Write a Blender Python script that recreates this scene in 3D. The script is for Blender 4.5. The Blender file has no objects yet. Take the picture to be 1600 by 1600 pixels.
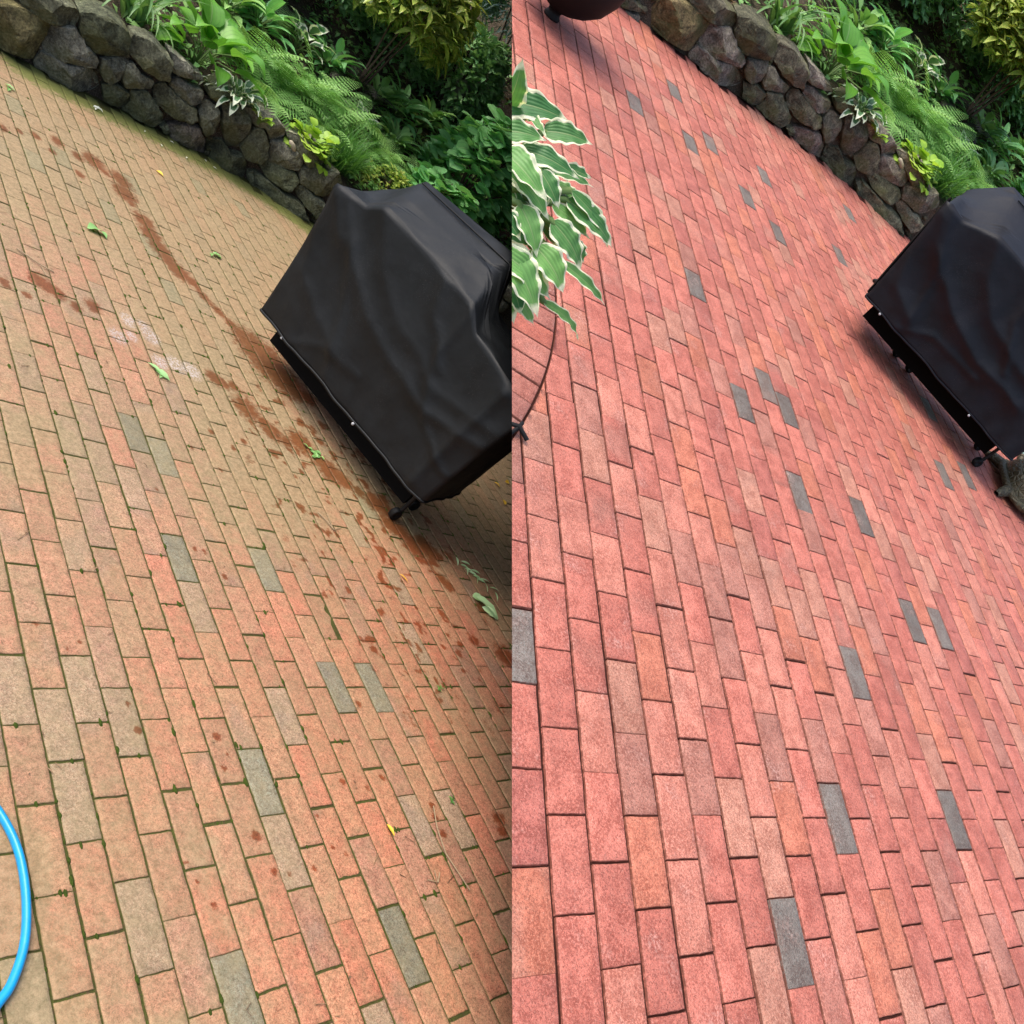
import bpy, bmesh, math, random
import numpy as np
from mathutils import Vector, Matrix

# ------------------------------------------------------------------ camera, light, exposure
S = bpy.context.scene
C = S.collection
SUN_ELEV, SUN_AZ = math.radians(60), math.radians(-108)      # azimuth measured from +Y towards +X
FOCAL_PX = 1200.0
CAM_POS = (0.0, 0.0, 1.6)
CAM_AXES = [[0.69425, 0.37920, 0.61174], [-0.71973, 0.36577, 0.59008], [0.00000, -0.84995, 0.52686]]
cd = bpy.data.cameras.new("camera")
cd.sensor_width = 36.0
cd.lens = 36.0 * FOCAL_PX / 1600.0
cd.clip_start, cd.clip_end = 0.05, 500.0
cam = bpy.data.objects.new("camera", cd)
C.objects.link(cam)
_m = Matrix([CAM_AXES[0], CAM_AXES[1], CAM_AXES[2]]).transposed().to_4x4()
_m.translation = Vector(CAM_POS)
cam.matrix_world = _m
S.camera = cam

world = bpy.data.worlds.new("World"); S.world = world; world.use_nodes = True
wn = world.node_tree.nodes; wl = world.node_tree.links
for n_ in list(wn): wn.remove(n_)
sky = wn.new('ShaderNodeTexSky'); sky.sky_type = 'NISHITA'; sky.sun_disc = False
sky.sun_elevation = SUN_ELEV; sky.sun_rotation = SUN_AZ; sky.air_density = 1.0; sky.dust_density = 4.0; sky.ozone_density = 0.6
bg = wn.new('ShaderNodeBackground'); bg.inputs['Strength'].default_value = 0.15
wo = wn.new('ShaderNodeOutputWorld')
wl.new(sky.outputs[0], bg.inputs[0]); wl.new(bg.outputs[0], wo.inputs[0])

sd = bpy.data.lights.new("sun", 'SUN'); sd.energy = 1.5; sd.angle = math.radians(38); sd.color = (1.0, 0.95, 0.87)
sun = bpy.data.objects.new("sun", sd); C.objects.link(sun)
_d = Vector((math.sin(SUN_AZ)*math.cos(SUN_ELEV), math.cos(SUN_AZ)*math.cos(SUN_ELEV), math.sin(SUN_ELEV)))
sun.rotation_euler = _d.to_track_quat('Z', 'Y').to_euler()
sun.location = (0, 0, 8)
S.view_settings.view_transform = 'Standard'; S.view_settings.look = 'None'
S.view_settings.exposure = 1.0; S.view_settings.gamma = 1.0
S.render.engine = 'CYCLES'
S.render.resolution_x = 1024; S.render.resolution_y = 1024

# ------------------------------------------------------------------ the two patio halves
# The picture pairs two views of one patio: the dirty one and the washed one.  Both stand here as
# real ground, each with its own origin and axes.  One unit along/across/up is about 0.1 m (a brick's width).
BEFORE = dict(origin=[-0.83864, 0.99359, -0.34263], along=[0.04413, 0.06419, -0.00830], across=[0.08587, -0.05034, 0.01391], up=[0.00554, 0.00847, 0.10199])
AFTER = dict(origin=[0.21104, 2.77451, 0.41523], along=[0.09869, 0.09437, 0.01013], across=[0.07326, -0.08841, -0.01967], up=[-0.00543, -0.00394, 0.10603])
STONES = [
 [(8.39,2.67),(9.26,2.8),(11.21,2.82),(11.2,2.11),(10.93,0.39),(9.8,0.32),(8.83,0.12),(7.87,0.21),(7.37,1.21),(7.55,2.26)],
 [(8.72,3.09),(9.53,4.09),(10.97,4.27),(12.5,4.16),(12.71,3.86),(12.63,3.21),(11.3,2.86),(9.79,2.8)],
 [(11.38,2.7),(12.72,3.26),(13.71,2.71),(14.9,2.32),(14.93,1.79),(13.85,1.5),(12.58,1.17),(11.43,1.15),(11.2,1.4)],
 [(11.33,1.11),(12.79,1.22),(15.08,1.75),(15.79,0.74),(15.27,0.17),(14.26,-0.06),(12.53,0.03),(11.14,0.18)],
 [(12.6,4.2),(13.21,4.61),(14.48,4.94),(15.54,4.85),(16.36,4.4),(16.59,3.44),(15.41,2.77),(14.42,2.52),(13.58,2.74),(13.05,3.32)],
 [(15.05,2.5),(16.45,3.21),(16.73,2.84),(16.91,1.93),(16.32,1.32),(15.81,1.31),(15.33,1.75)],
 [(16.73,2.95),(17.4,3.16),(18.14,2.83),(19.27,2.78),(19.27,2.31),(18.5,1.97),(17.37,1.57),(17.01,1.97)],
 [(16.69,3.59),(16.57,4.61),(17.81,4.99),(19.17,4.77),(19.83,4.4),(20.26,3.24),(19.38,3.06),(18.09,3.14)],
 [(15.85,1.0),(16.85,1.56),(17.9,1.35),(18.22,0.79),(17.96,0.27),(16.45,0.13)],
 [(17.93,1.54),(19.15,2.03),(19.82,1.62),(20.93,1.18),(21.22,0.7),(20.71,0.1),(19.31,0.09),(18.04,0.13),(18.27,0.82)],
 [(19.55,2.44),(20.1,3.04),(21.09,2.81),(23.14,2.58),(23.62,2.07),(23.28,1.66),(21.72,1.31),(20.1,1.63)],
 [(20.37,3.52),(20.86,3.87),(22.08,3.77),(22.99,3.85),(23.24,3.24),(22.61,2.7),(21.25,2.78),(20.43,3.08)],
 [(19.34,4.96),(19.88,4.99),(20.96,4.85),(22.4,4.63),(22.63,4.39),(21.41,4.14),(20.21,3.9)],
 [(23.33,4.13),(24.12,5.0),(24.91,5.2),(25.32,4.73),(24.78,3.8),(23.75,3.73)],
 [(24.87,3.78),(25.0,4.39),(26.24,4.67),(27.34,4.22),(27.9,3.26),(27.74,1.99),(27.16,1.25),(26.51,1.74),(25.46,2.8)],
 [(23.43,2.6),(23.7,3.34),(24.64,3.54),(25.28,2.72),(25.51,1.8),(24.91,1.27),(23.99,1.74)],
 [(21.79,0.72),(23.34,1.56),(24.11,1.54),(25.11,0.97),(25.61,0.08),(24.38,-0.07),(22.49,0.04)],
 [(25.35,1.08),(26.46,1.58),(27.39,1.12),(28.37,1.48),(29.26,0.83),(29.56,-0.12),(28.93,-0.33),(25.9,0.01)],
 [(21.17,0.31),(21.61,0.77),(22.14,0.38),(21.91,0.03)],
 [(27.94,1.86),(28.02,2.96),(28.21,3.6),(28.69,3.98),(29.73,3.26),(30.22,2.35),(29.97,1.61),(28.76,1.36)],
 [(26.74,4.41),(27.47,4.71),(28.19,4.98),(29.46,5.1),(30.38,4.69),(30.69,4.24),(29.84,3.48),(28.77,4.03),(27.82,3.73)],
 [(29.95,2.85),(29.96,3.52),(30.82,3.88),(32.18,4.0),(32.98,3.53),(33.09,2.9),(32.14,2.45),(30.6,2.13)],
 [(29.93,1.48),(30.25,1.93),(31.43,2.32),(33.01,2.57),(33.46,2.14),(33.31,1.19),(32.68,0.95),(30.98,1.1)],
 [(30.64,4.58),(31.73,5.08),(32.51,4.88),(32.99,5.31),(34.01,5.0),(34.54,4.49),(34.55,4.02),(33.52,3.44),(32.6,3.84),(31.39,4.21)],
 [(33.14,3.07),(34.33,3.88),(35.94,4.37),(37.17,3.73),(36.07,2.14),(34.9,2.16),(33.64,2.11)],
 [(33.66,1.62),(33.9,1.98),(35.99,2.02),(37.26,1.56),(36.42,0.53),(34.16,1.13)],
 [(30.0,0.9),(31.54,0.99),(33.23,0.85),(34.67,0.86),(36.15,-0.06),(36.3,-0.74),(33.49,-0.74),(31.06,-0.7)],
 [(29.52,0.58),(29.83,0.87),(30.78,-0.28),(30.15,-0.19)],
 [(4.92,0.42),(5.82,0.95),(6.67,0.76),(6.64,0.51),(5.62,0.13),(4.73,-0.05)],
 [(5.49,-0.25),(5.89,0.09),(6.8,0.28),(7.02,-0.04),(6.1,-0.22)],
 [(3.59,0.57),(4.66,1.56),(5.9,1.58),(6.03,1.21),(4.73,0.51),(3.88,0.12)]]
GREY_BRICKS = [(-5, 3),(2, 6),(4, -15),(5, 5),(8, -18),(8, -15),(8, -5),(8, -2),(8, 2),(9, -4),(10, -16),(11, 5),(12, -14),(12, -2),(13, 1),(14, -13),(15, -16),(15, 1),(24, -8),(25, -5),(26, -19)]
TAN_BRICKS = [(-2, 4), (0, 4), (1, 1), (2, 1), (2, 2), (3, 1), (3, 4), (4, -6), (4, 1), (5, -8), (5, -4), (6, -4), (7, -6), (7, -3), (7, 8), (8, -1), (8, 3), (9, 6), (10, 1), (11, 7), (12, -8), (16, 3), (19, 0), (20, -2), (24, -4)]
WET_MARKS=[(7.13,-30.19,0.29,0.41),(8.15,-30.77,0.24,0.34),(9.17,-31.2,0.32,0.43),(10.7,-31.91,0.4,0.54),(10.0,-30.18,0.25,0.34),(11.83,-31.16,0.41,0.54),(11.4,-28.97,0.32,0.42),(13.0,-31.63,0.57,0.75),(14.65,-30.8,0.59,0.75),(14.4,-29.23,0.63,0.81),(13.55,-30.79,0.28,0.37),(14.55,-28.25,0.27,0.35),(14.96,-26.77,0.54,0.68),(14.99,-25.52,0.59,0.74),(15.21,-24.25,0.58,0.72),(15.42,-23.36,0.51,0.62),(15.87,-22.44,0.57,0.69),(16.57,-21.96,0.45,0.54),(16.99,-20.76,0.38,0.45),(17.55,-19.92,0.38,0.44),(18.1,-19.09,0.44,0.51),(18.65,-18.26,0.63,0.72),(19.19,-17.43,0.89,0.99),(19.74,-16.61,1.02,1.12),(20.12,-15.48,0.88,0.96),(20.71,-14.59,0.63,0.68),(21.57,-14.39,0.51,0.55),(15.96,-11.78,0.6,0.66),(16.73,-11.08,0.46,0.5),(15.81,-13.29,0.36,0.41),(14.69,-13.46,0.5,0.56),(15.17,-13.19,0.4,0.45),(16.99,-10.51,0.51,0.54),(17.7,-10.08,0.41,0.44),(18.81,-10.3,0.65,0.68),(19.48,-9.49,0.49,0.51),(19.97,-8.77,0.66,0.66),(20.6,-8.28,0.55,0.56),(21.42,-7.71,0.45,0.45),(22.28,-7.18,0.58,0.56),(22.93,-6.69,0.53,0.51),(22.57,-5.81,0.57,0.54),(23.1,-5.5,0.52,0.49),(23.7,-4.6,0.7,0.65),(24.69,-4.54,0.6,0.56),(24.62,-5.13,0.48,0.45),(24.33,-2.76,0.4,0.37),(24.57,-2.41,0.46,0.42),(6.28,-16.52,0.46,0.61),(6.74,-16.19,0.47,0.61),(7.11,-15.93,0.35,0.46),(5.4,-15.05,0.18,0.24),(5.54,-15.03,0.18,0.24),(4.58,-15.38,0.28,0.38),(7.85,-15.42,0.32,0.41),(8.78,-15.97,0.42,0.53),(24.05,0.64,0.43,0.37),(26.38,-1.27,0.42,0.37),(25.98,1.42,0.57,0.48),(16.6,1.38,0.24,0.21),(16.5,0.95,0.2,0.18),(7.31,5.53,0.11,0.1),(7.41,4.6,0.16,0.15),(7.58,5.16,0.09,0.08),(7.62,7.47,0.2,0.16),(7.79,8.46,0.15,0.12),(8.3,8.59,0.11,0.09),(5.1,7.84,0.09,0.08),(5.57,8.94,0.13,0.1),(5.3,8.36,0.08,0.06),(11.78,6.32,0.14,0.12),(13.72,6.33,0.16,0.13),(12.82,6.62,0.12,0.1),(15.59,7.43,0.2,0.16),(15.47,7.81,0.17,0.13),(15.46,8.4,0.2,0.15),(10.13,7.22,0.13,0.1),(10.68,8.37,0.1,0.08),(10.29,8.12,0.1,0.08),(3.74,1.55,0.1,0.11),(2.49,1.03,0.12,0.13),(3.29,1.77,0.08,0.08),(4.81,4.26,0.14,0.14),(4.74,3.49,0.1,0.1),(9.25,8.56,0.12,0.09),(9.35,-2.49,0.12,0.13),(9.76,-2.44,0.12,0.13),(10.23,-1.42,0.16,0.16),(18.92,8.3,0.39,0.29),(18.71,8.74,0.3,0.22),(14.22,3.66,0.17,0.14),(13.79,-8.62,0.17,0.19),(14.61,-9.23,0.18,0.2),(16.41,-8.91,0.24,0.25),(12.82,-9.31,0.17,0.19),(11.27,-7.94,0.11,0.13),(12.39,-6.98,0.12,0.13),(8.59,-5.13,0.09,0.11),(19.7,-11.98,0.29,0.31),(20.46,-10.84,0.29,0.3)]
CHALK_MARKS=[(10.58,-15.83,0.45,0.55),(9.61,-14.27,0.5,0.61),(11.59,-15.14,0.55,0.66),(11.43,-15.76,0.37,0.45),(11.51,-13.34,0.44,0.52),(12.45,-13.5,0.55,0.64),(13.33,-13.4,0.57,0.65),(10.38,-14.61,0.34,0.42)]
HOSTA_LEAVES = [
 ((-8.56,-1.1,7.74),(-8.89,-0.79,8.92),0.46),
 ((-8.77,-1.21,7.59),(-7.32,-1.08,8.3),0.63),
 ((-8.17,-1.06,7.79),(-7.74,-0.35,7.95),0.22),
 ((-8.75,-0.23,7.5),(-7.8,-0.13,8.01),0.49),
 ((-7.79,-0.69,7.88),(-6.79,-0.61,8.27),0.46),
 ((-8.17,-0.12,7.53),(-6.95,0.32,7.82),0.44),
 ((-7.13,-0.35,7.56),(-6.46,-0.38,7.65),0.27),
 ((-8.66,0.38,7.54),(-7.74,1.48,7.5),0.57),
 ((-8.33,0.12,7.07),(-7.48,0.87,7.14),0.41),
 ((-7.82,0.53,7.66),(-7.25,0.99,7.3),0.38),
 ((-7.5,-0.26,7.37),(-6.45,0.01,7.64),0.24),
 ((-7.26,0.18,7.39),(-6.64,0.36,7.39),0.27),
 ((-7.02,0.46,7.59),(-5.55,0.37,6.82),0.3),
 ((-7.01,0.49,7.37),(-5.55,0.61,6.95),0.46),
 ((-7.25,0.58,7.16),(-6.16,0.73,6.82),0.3),
 ((-7.23,1.06,7.05),(-6.18,1.33,6.53),0.52),
 ((-8.0,1.19,7.1),(-7.35,1.87,6.6),0.46),
 ((-8.38,1.37,6.81),(-7.78,1.78,6.73),0.41),
 ((-7.42,1.58,6.63),(-6.51,2.07,6.27),0.57),
 ((-8.12,1.72,6.37),(-6.87,2.61,5.81),0.68),
 ((-6.76,1.52,6.56),(-5.36,1.67,6.02),0.23),
 ((-7.8,1.9,5.8),(-6.74,2.29,5.16),0.41),
 ((-6.54,0.97,6.86),(-6.12,1.06,6.51),0.24),
 ((-8.06,1.43,5.78),(-7.01,2.31,5.18),0.54)]

class Half:
    def __init__(s, d, key):
        s.O = np.array(d['origin']); s.B = np.array([d['along'], d['across'], d['up']]); s.key = key
    def w(s, P):
        return s.O + np.asarray(P, float) @ s.B
HL, HR = Half(BEFORE, 'dirty'), Half(AFTER, 'washed')
EDGE_N = np.array(CAM_AXES[0])          # the washed half ends at this plane, where the dirty half begins
def edge_dist(W): return (np.asarray(W) - np.array(CAM_POS)) @ EDGE_N

rng = np.random.default_rng(7)
random.seed(7)

def hash2(ix, iy, seed=0):
    h = np.sin(ix*127.1 + iy*311.7 + seed*74.7)*43758.5453
    return h - np.floor(h)
def vnoise(x, y, seed=0):
    x = np.asarray(x, float); y = np.asarray(y, float)
    ix, iy = np.floor(x), np.floor(y); fx, fy = x-ix, y-iy
    fx = fx*fx*(3-2*fx); fy = fy*fy*(3-2*fy)
    a, b = hash2(ix, iy, seed), hash2(ix+1, iy, seed); c, d = hash2(ix, iy+1, seed), hash2(ix+1, iy+1, seed)
    return (a*(1-fx)+b*fx)*(1-fy)+(c*(1-fx)+d*fx)*fy
def fbm(x, y, seed=0, o=3):
    s = 0; a = .5; t = 0
    for k in range(o):
        s = s + a*vnoise(np.asarray(x)*2**k, np.asarray(y)*2**k, seed+k*13); t += a; a *= .5
    return s/t
def sstep(x, a, b):
    t = np.clip((x-a)/(b-a), 0, 1); return t*t*(3-2*t)

# ------------------------------------------------------------------ materials
class NT:
    def __init__(s, name):
        s.m = bpy.data.materials.new(name); s.m.use_nodes = True; s.t = s.m.node_tree
        s.b = s.t.nodes['Principled BSDF']; s.out = s.t.nodes['Material Output']
        s.tc = s.n('ShaderNodeTexCoord')
    def n(s, typ, **kw):
        x = s.t.nodes.new(typ)
        for k, v in kw.items(): setattr(x, k, v)
        return x
    def l(s, a, b): s.t.links.new(a, b)
    def attr(s, name): return s.n('ShaderNodeAttribute', attribute_name=name)
    def noise(s, scale, detail=3, rough=.55, dist=0, vec=None):
        x = s.n('ShaderNodeTexNoise'); x.inputs['Scale'].default_value = scale; x.inputs['Detail'].default_value = detail
        x.inputs['Roughness'].default_value = rough; x.inputs['Distortion'].default_value = dist
        s.l(vec or s.tc.outputs['Object'], x.inputs['Vector']); return x.outputs['Fac']
    def ramp(s, fac, stops):
        x = s.n('ShaderNodeValToRGB'); e = x.color_ramp.elements
        while len(e) < len(stops): e.new(.5)
        for i, (p, c) in enumerate(stops):
            e[i].position = p; e[i].color = (*c, 1) if not isinstance(c, (int, float)) else (c, c, c, 1)
        s.l(fac, x.inputs[0]); return x.outputs[0]
    def mix(s, fac, a, b, mode='MIX'):
        x = s.n('ShaderNodeMix', data_type='RGBA', blend_type=mode)
        for v, i in ((fac, 0), (a, 6), (b, 7)):
            if isinstance(v, (int, float)): x.inputs[i].default_value = v
            elif isinstance(v, tuple): x.inputs[i].default_value = (*v, 1)
            else: s.l(v, x.inputs[i])
        return x.outputs[2]
    def math(s, op, a, b=None, c=None):
        x = s.n('ShaderNodeMath', operation=op)
        for i, v in enumerate((a, b, c)):
            if v is None: continue
            if isinstance(v, (int, float)): x.inputs[i].default_value = v
            else: s.l(v, x.inputs[i])
        return x.outputs[0]
    def mr(s, v, a, b, c=0., d=1.):
        x = s.n('ShaderNodeMapRange'); s.l(v, x.inputs[0])
        for i, q in zip((1, 2, 3, 4), (a, b, c, d)): x.inputs[i].default_value = q
        return x.outputs[0]
    def col(s, c):
        if isinstance(c, tuple): s.b.inputs['Base Color'].default_value = (*c, 1)
        else: s.l(c, s.b.inputs['Base Color'])
    def rough(s, r):
        if isinstance(r, (int, float)): s.b.inputs['Roughness'].default_value = r
        else: s.l(r, s.b.inputs['Roughness'])
    def bump(s, h, strength=.3, dist=.01):
        x = s.n('ShaderNodeBump'); x.inputs['Strength'].default_value = strength; x.inputs['Distance'].default_value = dist
        s.l(h, x.inputs['Height']); s.l(x.outputs[0], s.b.inputs['Normal'])
    def spec(s, v): s.b.inputs['Specular IOR Level'].default_value = v

def mat_brick(name, washed):
    m = NT(name); tint = m.attr('tint').outputs['Color']
    fine = m.noise(420, 2, .7); mid = m.noise(110, 4, .65); big = m.noise(9, 3)
    rim = m.attr('rim').outputs['Fac']; wet = m.attr('wet').outputs['Fac']; film = m.attr('film').outputs['Fac']
    c = m.mix(1.0, tint, m.ramp(mid, [(.36, .78), (.5, 1.0), (.64, 1.18)]), 'MULTIPLY')
    c = m.mix(1.0, c, m.ramp(fine, [(.34, .50), (.48, 1.0), (.64, 1.40)]), 'MULTIPLY')
    grain = m.mr(m.noise(165, 2, .8), .535, .60)
    c = m.mix(m.math('MULTIPLY', grain, .72 if washed else .66), c, m.mix(1.0, tint, (.36, .30, .28), 'MULTIPLY'))
    pale = m.mr(m.noise(185, 2, .8), .55, .63)
    c = m.mix(m.math('MULTIPLY', pale, .55), c, m.mix(1.0, tint, (1.35, 1.75, 1.8), 'MULTIPLY'))
    if washed:
        c = m.mix(1.0, c, m.ramp(m.noise(5, 4, .6), [(.35, .86), (.5, 1.0), (.66, 1.10)]), 'MULTIPLY')
        scuff = m.math('MULTIPLY', m.mr(m.noise(14, 3), .43, .58), m.mr(m.noise(140, 3, .85), .45, .53))
        c = m.mix(m.math('MULTIPLY', scuff, .75), c, m.mix(1.0, tint, (.50, .36, .32), 'MULTIPLY'))
        dk = m.math('MULTIPLY', m.mr(m.noise(420, 2, .8), .58, .64), .6); c = m.mix(dk, c, m.mix(1.0, tint, (.42, .34, .34), 'MULTIPLY'))
        blm = m.math('MULTIPLY', m.mr(m.noise(7, 4, .65), .56, .72), m.mr(mid, .45, .6)); c = m.mix(m.math('MULTIPLY', blm, .35), c, (.62, .42, .36))
        bl = m.mr(m.noise(600, 1), .70, .76); c = m.mix(m.math('MULTIPLY', bl, .6), c, (.8, .62, .52))
        edge = m.math('MULTIPLY', rim, m.mr(m.noise(60, 3), .30, .52)); c = m.mix(m.math('MULTIPLY', edge, .85), c, (.12, .035, .02))
        m.rough(m.mr(mid, .3, .7, .55, .75)); m.spec(.32)
    else:
        c = m.mix(1.0, c, m.ramp(m.noise(34, 5, .7), [(.36, .80), (.5, 1.0), (.64, 1.16)]), 'MULTIPLY')
        fm = m.mr(m.math('ADD', film, m.math('MULTIPLY', m.math('SUBTRACT', m.noise(26, 4), .5), .9)), .15, .85)
        c = m.mix(m.math('MULTIPLY', fm, .72), c, m.mix(m.mr(m.noise(60, 5, .7), .35, .65), (.165, .140, .066), (.335, .258, .140)))
        sp = m.mr(m.noise(210, 3, .75), .58, .66); c = m.mix(m.math('MULTIPLY', sp, .45), c, (.12, .062, .035))
        moss = m.attr('moss').outputs['Fac']
        ms = m.mr(m.math('ADD', moss, m.math('MULTIPLY', m.math('SUBTRACT', m.noise(38, 7, .8), .5), 2.4)), .50, .80)
        c = m.mix(m.math('MULTIPLY', ms, .85), c, m.mix(m.noise(160, 2), (.05, .075, .010), (.17, .20, .04)))
        edge = m.math('MULTIPLY', rim, m.mr(m.noise(20, 5, .75), .36, .56)); c = m.mix(m.math('MULTIPLY', edge, .85), c, m.mix(m.noise(9, 2), (.11, .12, .03), (.13, .09, .045)))
        wf = m.mr(m.math('ADD', wet, m.math('MULTIPLY', m.math('SUBTRACT', m.noise(48, 7, .8), .5), 1.7)), .36, .62)
        c = m.mix(wf, c, m.mix(1.0, c, (.56, .31, .19), 'MULTIPLY'))
        ch = m.math('MULTIPLY', m.attr('chalk').outputs['Fac'], m.mr(m.noise(120, 3, .8), .48, .56)); c = m.mix(m.math('MULTIPLY', ch, .75), c, (.46, .42, .42))
        m.rough(m.math('SUBTRACT', .82, m.math('MULTIPLY', wf, .25))); m.spec(.3)
    m.col(c); m.bump(m.math('ADD', m.math('MULTIPLY', fine, .35), mid), .45, .0022)
    return m.m

def mat_soil(name, a, b, c, sc=14, bs=.5):
    m = NT(name); n1 = m.noise(sc, 6, .7); n2 = m.noise(sc*9, 4, .7)
    x = m.mix(n1, a, b); x = m.mix(m.mr(n2, .52, .64), x, c); m.col(x); m.rough(.95); m.spec(.15)
    m.bump(m.math('ADD', n1, n2), bs, .03); return m.m

def mat_stone():
    m = NT('fieldstone'); t = m.attr('tint').outputs['Color']
    n1 = m.noise(11, 6, .65, .6); n2 = m.noise(70, 5, .75); n3 = m.noise(5, 3); n4 = m.noise(260, 2)
    x = m.mix(1.0, t, m.ramp(n1, [(.34, .40), (.5, 1.0), (.66, 1.7)]), 'MULTIPLY')
    x = m.mix(1.0, x, m.ramp(n2, [(.36, .5), (.5, 1.0), (.64, 1.6)]), 'MULTIPLY')
    x = m.mix(m.math('MULTIPLY', m.mr(n3, .46, .62), .6), x, (.085, .088, .026))
    x = m.mix(m.math('MULTIPLY', m.mr(n2, .6, .7), m.mr(n1, .5, .6)), x, (.26, .25, .18))
    m.col(x); m.rough(.88); m.spec(.25)
    m.bump(m.math('ADD', m.math('ADD', n1, m.math('MULTIPLY', n2, .5)), m.math('MULTIPLY', n4, .12)), 1.0, .035); return m.m

def mat_leaf(name, a, b, trans=.35, rough=.42, margin=None, mw=.74, tipc=None, veins=0, speck=None, spec=.4):
    """leaf surface: green mottled by each leaf's own tint, optional pale margin / flecks, light passing through"""
    m = NT(name); uv = m.n('ShaderNodeUVMap'); uv.uv_map = 'leaf'
    sp = m.n('ShaderNodeSeparateXYZ'); m.l(uv.outputs[0], sp.inputs[0]); sx, sy = sp.outputs[0], sp.outputs[1]
    t = m.attr('tint').outputs['Fac']; nz = m.noise(40, 3)
    x = m.mix(m.mr(m.math('ADD', t, m.math('MULTIPLY', m.math('SUBTRACT', nz, .5), .5)), 0, 1), a, b)
    s = m.math('ABSOLUTE', m.math('SUBTRACT', m.math('MULTIPLY', sx, 2.), 1.))
    if speck:
        x = m.mix(m.mr(m.noise(speck[1], 2), .52, .58), x, speck[0])
    if veins:
        w = m.math('SINE', m.math('MULTIPLY', s, veins)); x = m.mix(m.mr(w, .45, 1., 0, .17), x, (.02, .05, .015))
        mid = m.mr(s, .0, .07, .6, 0); x = m.mix(mid, x, (.35, .45, .2))
    if margin:
        wob = m.math('MULTIPLY', m.math('SUBTRACT', m.noise(22, 3, .6), .5), .55)
        e = m.math('MAXIMUM', m.math('ADD', s, wob), m.math('ADD', m.math('MULTIPLY', sy, .92), m.math('MULTIPLY', wob, .4)))
        x = m.mix(m.mr(e, mw, mw+.06), x, margin)
        if veins: m.bump(m.math('SINE', m.math('MULTIPLY', s, veins)), .22, .003)
    m.col(x); m.rough(rough); m.spec(spec)
    tr = m.n('ShaderNodeBsdfTranslucent'); m.l(m.mix(1., x, (1., 1., .55), 'MULTIPLY'), tr.inputs[0])
    mx = m.n('ShaderNodeMixShader'); mx.inputs[0].default_value = trans
    m.l(m.b.outputs[0], mx.inputs[1]); m.l(tr.outputs[0], mx.inputs[2]); m.l(mx.outputs[0], m.out.inputs[0]); return m.m

def mat_plain(name, c, rough=.6, spec=.5, bump=0, bs=100, metal=0, var=0):
    m = NT(name)
    if var: m.col(m.mix(m.noise(bs, 4, .7), tuple(k*(1-var) for k in c), tuple(min(1, k*(1+var)) for k in c)))
    else: m.col(c)
    m.rough(rough); m.spec(spec); m.b.inputs['Metallic'].default_value = metal
    if bump: m.bump(m.noise(bs, 4), bump, .003)
    return m.m

def mat_cover(name, c, c2):
    m = NT(name); d = m.noise(6, 5, .6); f = m.noise(420, 2)
    dust = m.mr(m.noise(300, 2, .8), .66, .72)
    x = m.mix(m.mr(d, .35, .65), c, c2); x = m.mix(m.math('MULTIPLY', dust, m.mr(m.noise(5, 2), .48, .6, 0, .45)), x, (.22, .22, .23)); m.col(x)
    m.rough(m.mr(d, .3, .7, .50, .64)); m.spec(.28)
    m.bump(m.math('ADD', m.math('MULTIPLY', f, .03), m.noise(7, 3, .5)), .30, .02); return m.m

M = {}
M['brick_dirty'] = mat_brick('dirty_brick', False); M['brick_washed'] = mat_brick('washed_brick', True)
M['joint_dirty'] = mat_soil('mossy_joint', (.040, .032, .014), (.085, .105, .020), (.085, .055, .03), 16)
M['joint_washed'] = mat_soil('washed_joint', (.022, .007, .005), (.05, .015, .01), (.08, .03, .02), 30)
M['soil'] = mat_soil('garden_soil', (.06, .048, .035), (.13, .10, .07), (.25, .19, .13), 12, .9)
M['stone'] = mat_stone()
M['cover_dirty'] = mat_cover('faded_black_vinyl', (.0024, .0034, .0044), (.0055, .0072, .0088))
M['cover_washed'] = mat_cover('dark_navy_vinyl', (.0022, .0027, .0052), (.005, .0056, .0098))
M['black'] = mat_plain('black_metal', (.006, .006, .006), .6, .25)
M['cabinet'] = mat_plain('shade_black_cabinet', (.0025, .0025, .0025), .85, .1)  # near-black base colour stands in for the shade below the cover hem
M['chrome'] = mat_plain('dull_clip', (.35, .36, .38), .35, .5)
M['hose'] = mat_plain('blue_hose_rubber', (.004, .27, .55), .36, .5, .15, 35, var=.22)
M['bark'] = mat_plain('bark', (.09, .06, .04), .9, .2, .6, 60, var=.4)
M['stem'] = mat_plain('green_stem', (.10, .17, .04), .6, .4)
M['twig'] = mat_plain('dry_twig', (.30, .22, .13), .8, .3, .3, 200, var=.3)
def mat_bronze():
    m = NT('weathered_bronze'); v = m.n('ShaderNodeTexVoronoi'); v.feature = 'DISTANCE_TO_EDGE'; v.inputs['Scale'].default_value = 26
    m.l(m.tc.outputs['Object'], v.inputs['Vector']); e = m.mr(v.outputs['Distance'], .0, .16)
    x = m.mix(m.noise(40, 4, .7), (.028, .024, .012), (.075, .058, .028)); x = m.mix(m.math('MULTIPLY', m.math('SUBTRACT', 1., e), .6), x, (.10, .10, .06))
    m.col(x); m.rough(.5); m.b.inputs['Metallic'].default_value = .3; m.bump(m.math('ADD', e, m.math('MULTIPLY', m.noise(90, 3), .3)), .7, .008); return m.m
M['bronze'] = mat_bronze()
M['mint'] = mat_plain('verdigris', (.42, .62, .55), .6, .4, .3, 120, var=.2)
M['pot'] = mat_plain('dark_glazed_clay', (.007, .005, .005), .6, .25, .3, 30, var=.5)
M['pebble'] = mat_plain('pale_pebble', (.38, .33, .24), .8, .3, .3, 80, var=.25)
M['boulder'] = mat_plain('pale_boulder', (.27, .27, .22), .85, .3, .8, 12, var=.35)
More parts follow.
